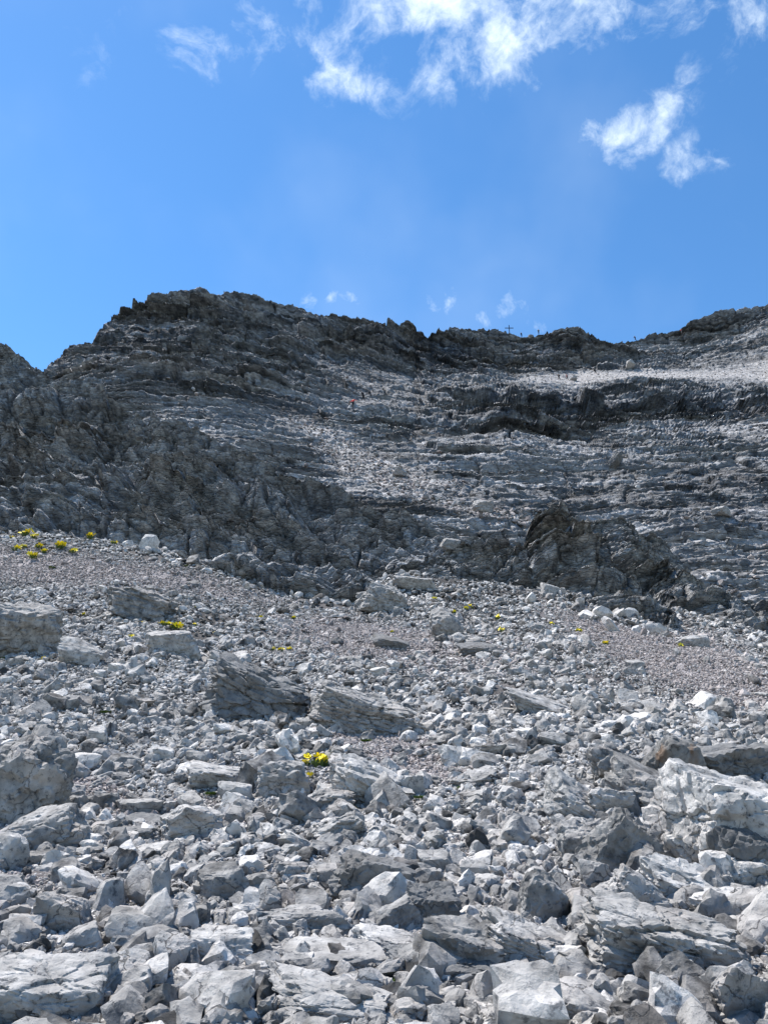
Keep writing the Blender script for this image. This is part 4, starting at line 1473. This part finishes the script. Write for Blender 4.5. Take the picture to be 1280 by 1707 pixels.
def petal_mesh():
    bm = bmesh.new()
    for k in range(5):
        a0 = k * 2 * math.pi / 5
        pv = []
        for (r_, w_, z_) in ((.08, .05, .02), (.45, .30, .10), (.85, .40, .28), (1.05, .22, .36)):
            for sgn in (-1, 0, 1):
                a = a0
                x = r_ * math.cos(a) - sgn * w_ * math.sin(a)
                y = r_ * math.sin(a) + sgn * w_ * math.cos(a)
                pv.append(bm.verts.new((x, y, z_ + .06 * abs(sgn) + .03 * math.sin(k * 3 + r_ * 5))))
        for i in range(3):
            for j in range(2):
                a, b, c, d = pv[i * 3 + j], pv[i * 3 + j + 1], pv[(i + 1) * 3 + j + 1], pv[(i + 1) * 3 + j]
                bm.faces.new((a, b, c, d))
    me = bpy.data.meshes.new('flower')
    bm.to_mesh(me)
    bm.free()
    me.materials.append(M_PETAL)
    return me


def centre_mesh():
    bm = bmesh.new()
    bmesh.ops.create_icosphere(bm, subdivisions=1, radius=.2)
    for v in bm.verts:
        v.co.z = v.co.z * .6 + .12
    me = bpy.data.meshes.new('flower_centre')
    bm.to_mesh(me); bm.free()
    me.materials.append(M_EYE)
    return me


def blades_mesh(name, seed, n, spread, height, width, mat):
    r = random.Random(seed)
    bm = bmesh.new()
    for _ in range(n):
        a = r.uniform(0, 2 * math.pi)
        q = spread * math.sqrt(r.random()) * .6
        x, y = q * math.cos(a), q * math.sin(a)
        b = a + r.uniform(-.7, .7)
        h = height * r.uniform(.5, 1.1)
        lx, ly = math.cos(b) * spread * r.uniform(.15, .5), math.sin(b) * spread * r.uniform(.15, .5)
        w = width * r.uniform(.7, 1.2)
        nx, ny = -math.sin(b) * w, math.cos(b) * w
        v = [bm.verts.new((x - nx, y - ny, -.01)), bm.verts.new((x + nx, y + ny, -.01)),
             bm.verts.new((x + lx * .6 + nx, y + ly * .6 + ny, h * .7)), bm.verts.new((x + lx * .6 - nx, y + ly * .6 - ny, h * .7)), bm.verts.new((x + lx, y + ly, h))]
        bm.faces.new((v[0], v[1], v[2], v[3]))
        bm.faces.new((v[3], v[2], v[4]))
    me = bpy.data.meshes.new(name)
    bm.to_mesh(me); bm.free()
    me.materials.append(mat)
    return me


PET, CEN = petal_mesh(), centre_mesh()
LEAF = [blades_mesh('leaf', 10 + k, 46, .5, .35, .035, M_LEAF) for k in range(3)]
STEM = blades_mesh('stem', 3, 3, .02, 1.0, .012, M_LEAF)


def poppies(px, py, size_px, nfl, label, group=None, seed=0):
    r = random.Random(seed)
    D = ground_hit(px, py + 2) - .05
    P = at(px, py + 1, D)
    S = size_px * D / F
    root = bpy.data.objects.new('poppy_plant', None)
    COL.objects.link(root)
    root.location = Vector(P) - Vector((0, .06, .02))
    tag(root, label, 'flower', group)
    lf = mesh_obj('leaves', LEAF[seed % 3], None, root)
    lf.scale = (S * 1.35, S * 1.35, S)
    lf['kind'] = 'stuff'
    fr = S * .5 / math.sqrt(nfl) * 1.15
    fr = max(fr, S * .15)
    for k in range(nfl):
        a = r.uniform(0, 2 * math.pi)
        q = S * .5 * math.sqrt((k + .3) / nfl) * (0 if nfl == 1 else 1)
        zz = S * r.uniform(.22, .5)
        f = mesh_obj('flower', PET, None, root)
        f.location = (q * math.cos(a), q * math.sin(a) * .6, zz)
        f.scale = (fr * r.uniform(.85, 1.2),) * 3
        f.rotation_euler = (R(r.uniform(20, 65)), R(r.uniform(-25, 25)), r.uniform(0, 6))
        c = mesh_obj('flower_centre', CEN, None, f)
    return root


poppies(531, 1275, 36, 12, 'densest clump of bright yellow poppies in front of the worn path', None, 1)
poppies(514, 1272, 15, 4, 'small tuft of yellow poppies touching the left of the densest clump', None, 2)
poppies(514, 1293, 12, 2, 'two yellow poppies just below the densest clump', None, 3)
poppies(592, 1344, 10, 1, 'lone yellow poppy in the shade by the low grey rock', None, 4)
G1 = 'poppies at the foot of the left crag'
for k, (px, py, s) in enumerate([(28, 917, 14), (45, 893, 20), (56, 930, 16), (66, 912, 12), (76, 921, 12), (100, 914, 19), (122, 920, 13), (152, 897, 15), (190, 907, 13), (20, 897, 9), (58, 896, 12), (42, 912, 10)]):
    poppies(px, py, s, 4, 'one of the yellow poppy clumps on grit at the foot of the left crag', G1, 20 + k)
for k, (px, py, s) in enumerate([(240, 1042, 12), (275, 1041, 12), (293, 1047, 20), (315, 1061, 12), (326, 1042, 9), (328, 1013, 9), (219, 1062, 9), (362, 1056, 8), (282, 1042, 12)]):
    poppies(px, py, s, 4, 'one of the yellow poppy clumps beneath the sloping grey slab on the left', 'poppies beneath the sloping slab', 40 + k)
for k, (px, py, s) in enumerate([(455, 1083, 9), (469, 1084, 9), (481, 1083, 10), (490, 1030, 7), (435, 1030, 7)]):
    poppies(px, py, s, 3, 'one of the small poppy tufts upslope of the dark broken outcrop', 'poppies above the dark outcrop', 60 + k)
for k, (px, py, s) in enumerate([(723, 999, 8), (748, 998, 9), (784, 1013, 12), (776, 1015, 8), (757, 1021, 8), (829, 1031, 11), (836, 1051, 10), (797, 1071, 9), (653, 1054, 7), (768, 1066, 8)]):
    poppies(px, py, s, 3, 'one of the dull yellow poppy tufts on the scree cone below the gully', 'poppies on the scree cone', 80 + k)
poppies(917, 1041, 9, 3, 'poppy tuft on the scree nearest the foot of the right buttress, leftmost of four', None, 100)
poppies(963, 1052, 10, 3, 'poppy tuft below the middle of the right buttress', None, 101)
poppies(1008, 1074, 11, 3, 'bright poppy tuft in the grit below the right buttress', None, 102)
poppies(1132, 1077, 9, 2, 'faint poppy tuft in the pinkish grit farthest to the right', None, 103)
poppies(74, 1100, 10, 3, 'poppy tuft at the lower right of the large cracked boulder on the left edge', None, 104)
poppies(142, 1024, 7, 2, 'tiny poppy tuft alone above the large cracked boulder on the left edge', None, 105)

MOSS = [blades_mesh('moss', 200 + k, 160, .5, .22, .03, M_MOSS) for k in range(3)]
for k, (px, py, s, lab) in enumerate([
        (176, 1187, 26, 'bright green moss tuft in the grit above the big grooved boulder'),
        (837, 1622, 26, 'bright green moss at the right end of the long dark slab'),
        (655, 1312, 22, 'yellow-green moss left of the upright pale pointed stone'),
        (698, 1328, 24, 'dark moss right of the upright pale pointed stone'),
        (775, 1314, 36, 'moss strip under the flat grey rock beside the path'),
        (353, 1322, 26, 'moss tuft in the shade below the pale ledge-like rock'),
        (12, 1660, 40, 'green moss and grass at the left edge beside the very large white boulder'),
        (1243, 1570, 24, 'small moss tuft among rocks near the right edge'),
        (485, 1610, 26, 'dark moss left of the long straight-edged slab'),
        (650, 1632, 40, 'thin green moss on soil below the long dark slab'),
        (610, 1234, 24, 'moss tuft under the striped boulder above the path'),
        (150, 1385, 26, 'moss among small stones right of the pale leaning slab'),
        (312, 942, 12, 'small moss tuft on the grit below the left crag'),
        (88, 945, 16, 'dull moss tuft on the pinkish grit at the left'),
        (578, 988, 26, 'dark green moss in the shade where the crag meets the scree'),
        (10, 1098, 26, 'dark moss beneath the large cracked boulder on the left edge'),
        (440, 1255, 24, 'faint moss between stones upslope of the brightest poppies')]):
    D = ground_hit(px, py + 3) - .04
    S = s * D / F
    o = mesh_obj('moss_tuft', MOSS[k % 3])
    o.location = Vector(at(px, py + 2, D)) - Vector((0, .05, .0))
    o.scale = (S, S * .7, S * .7)
    tag(o, lab, 'moss')
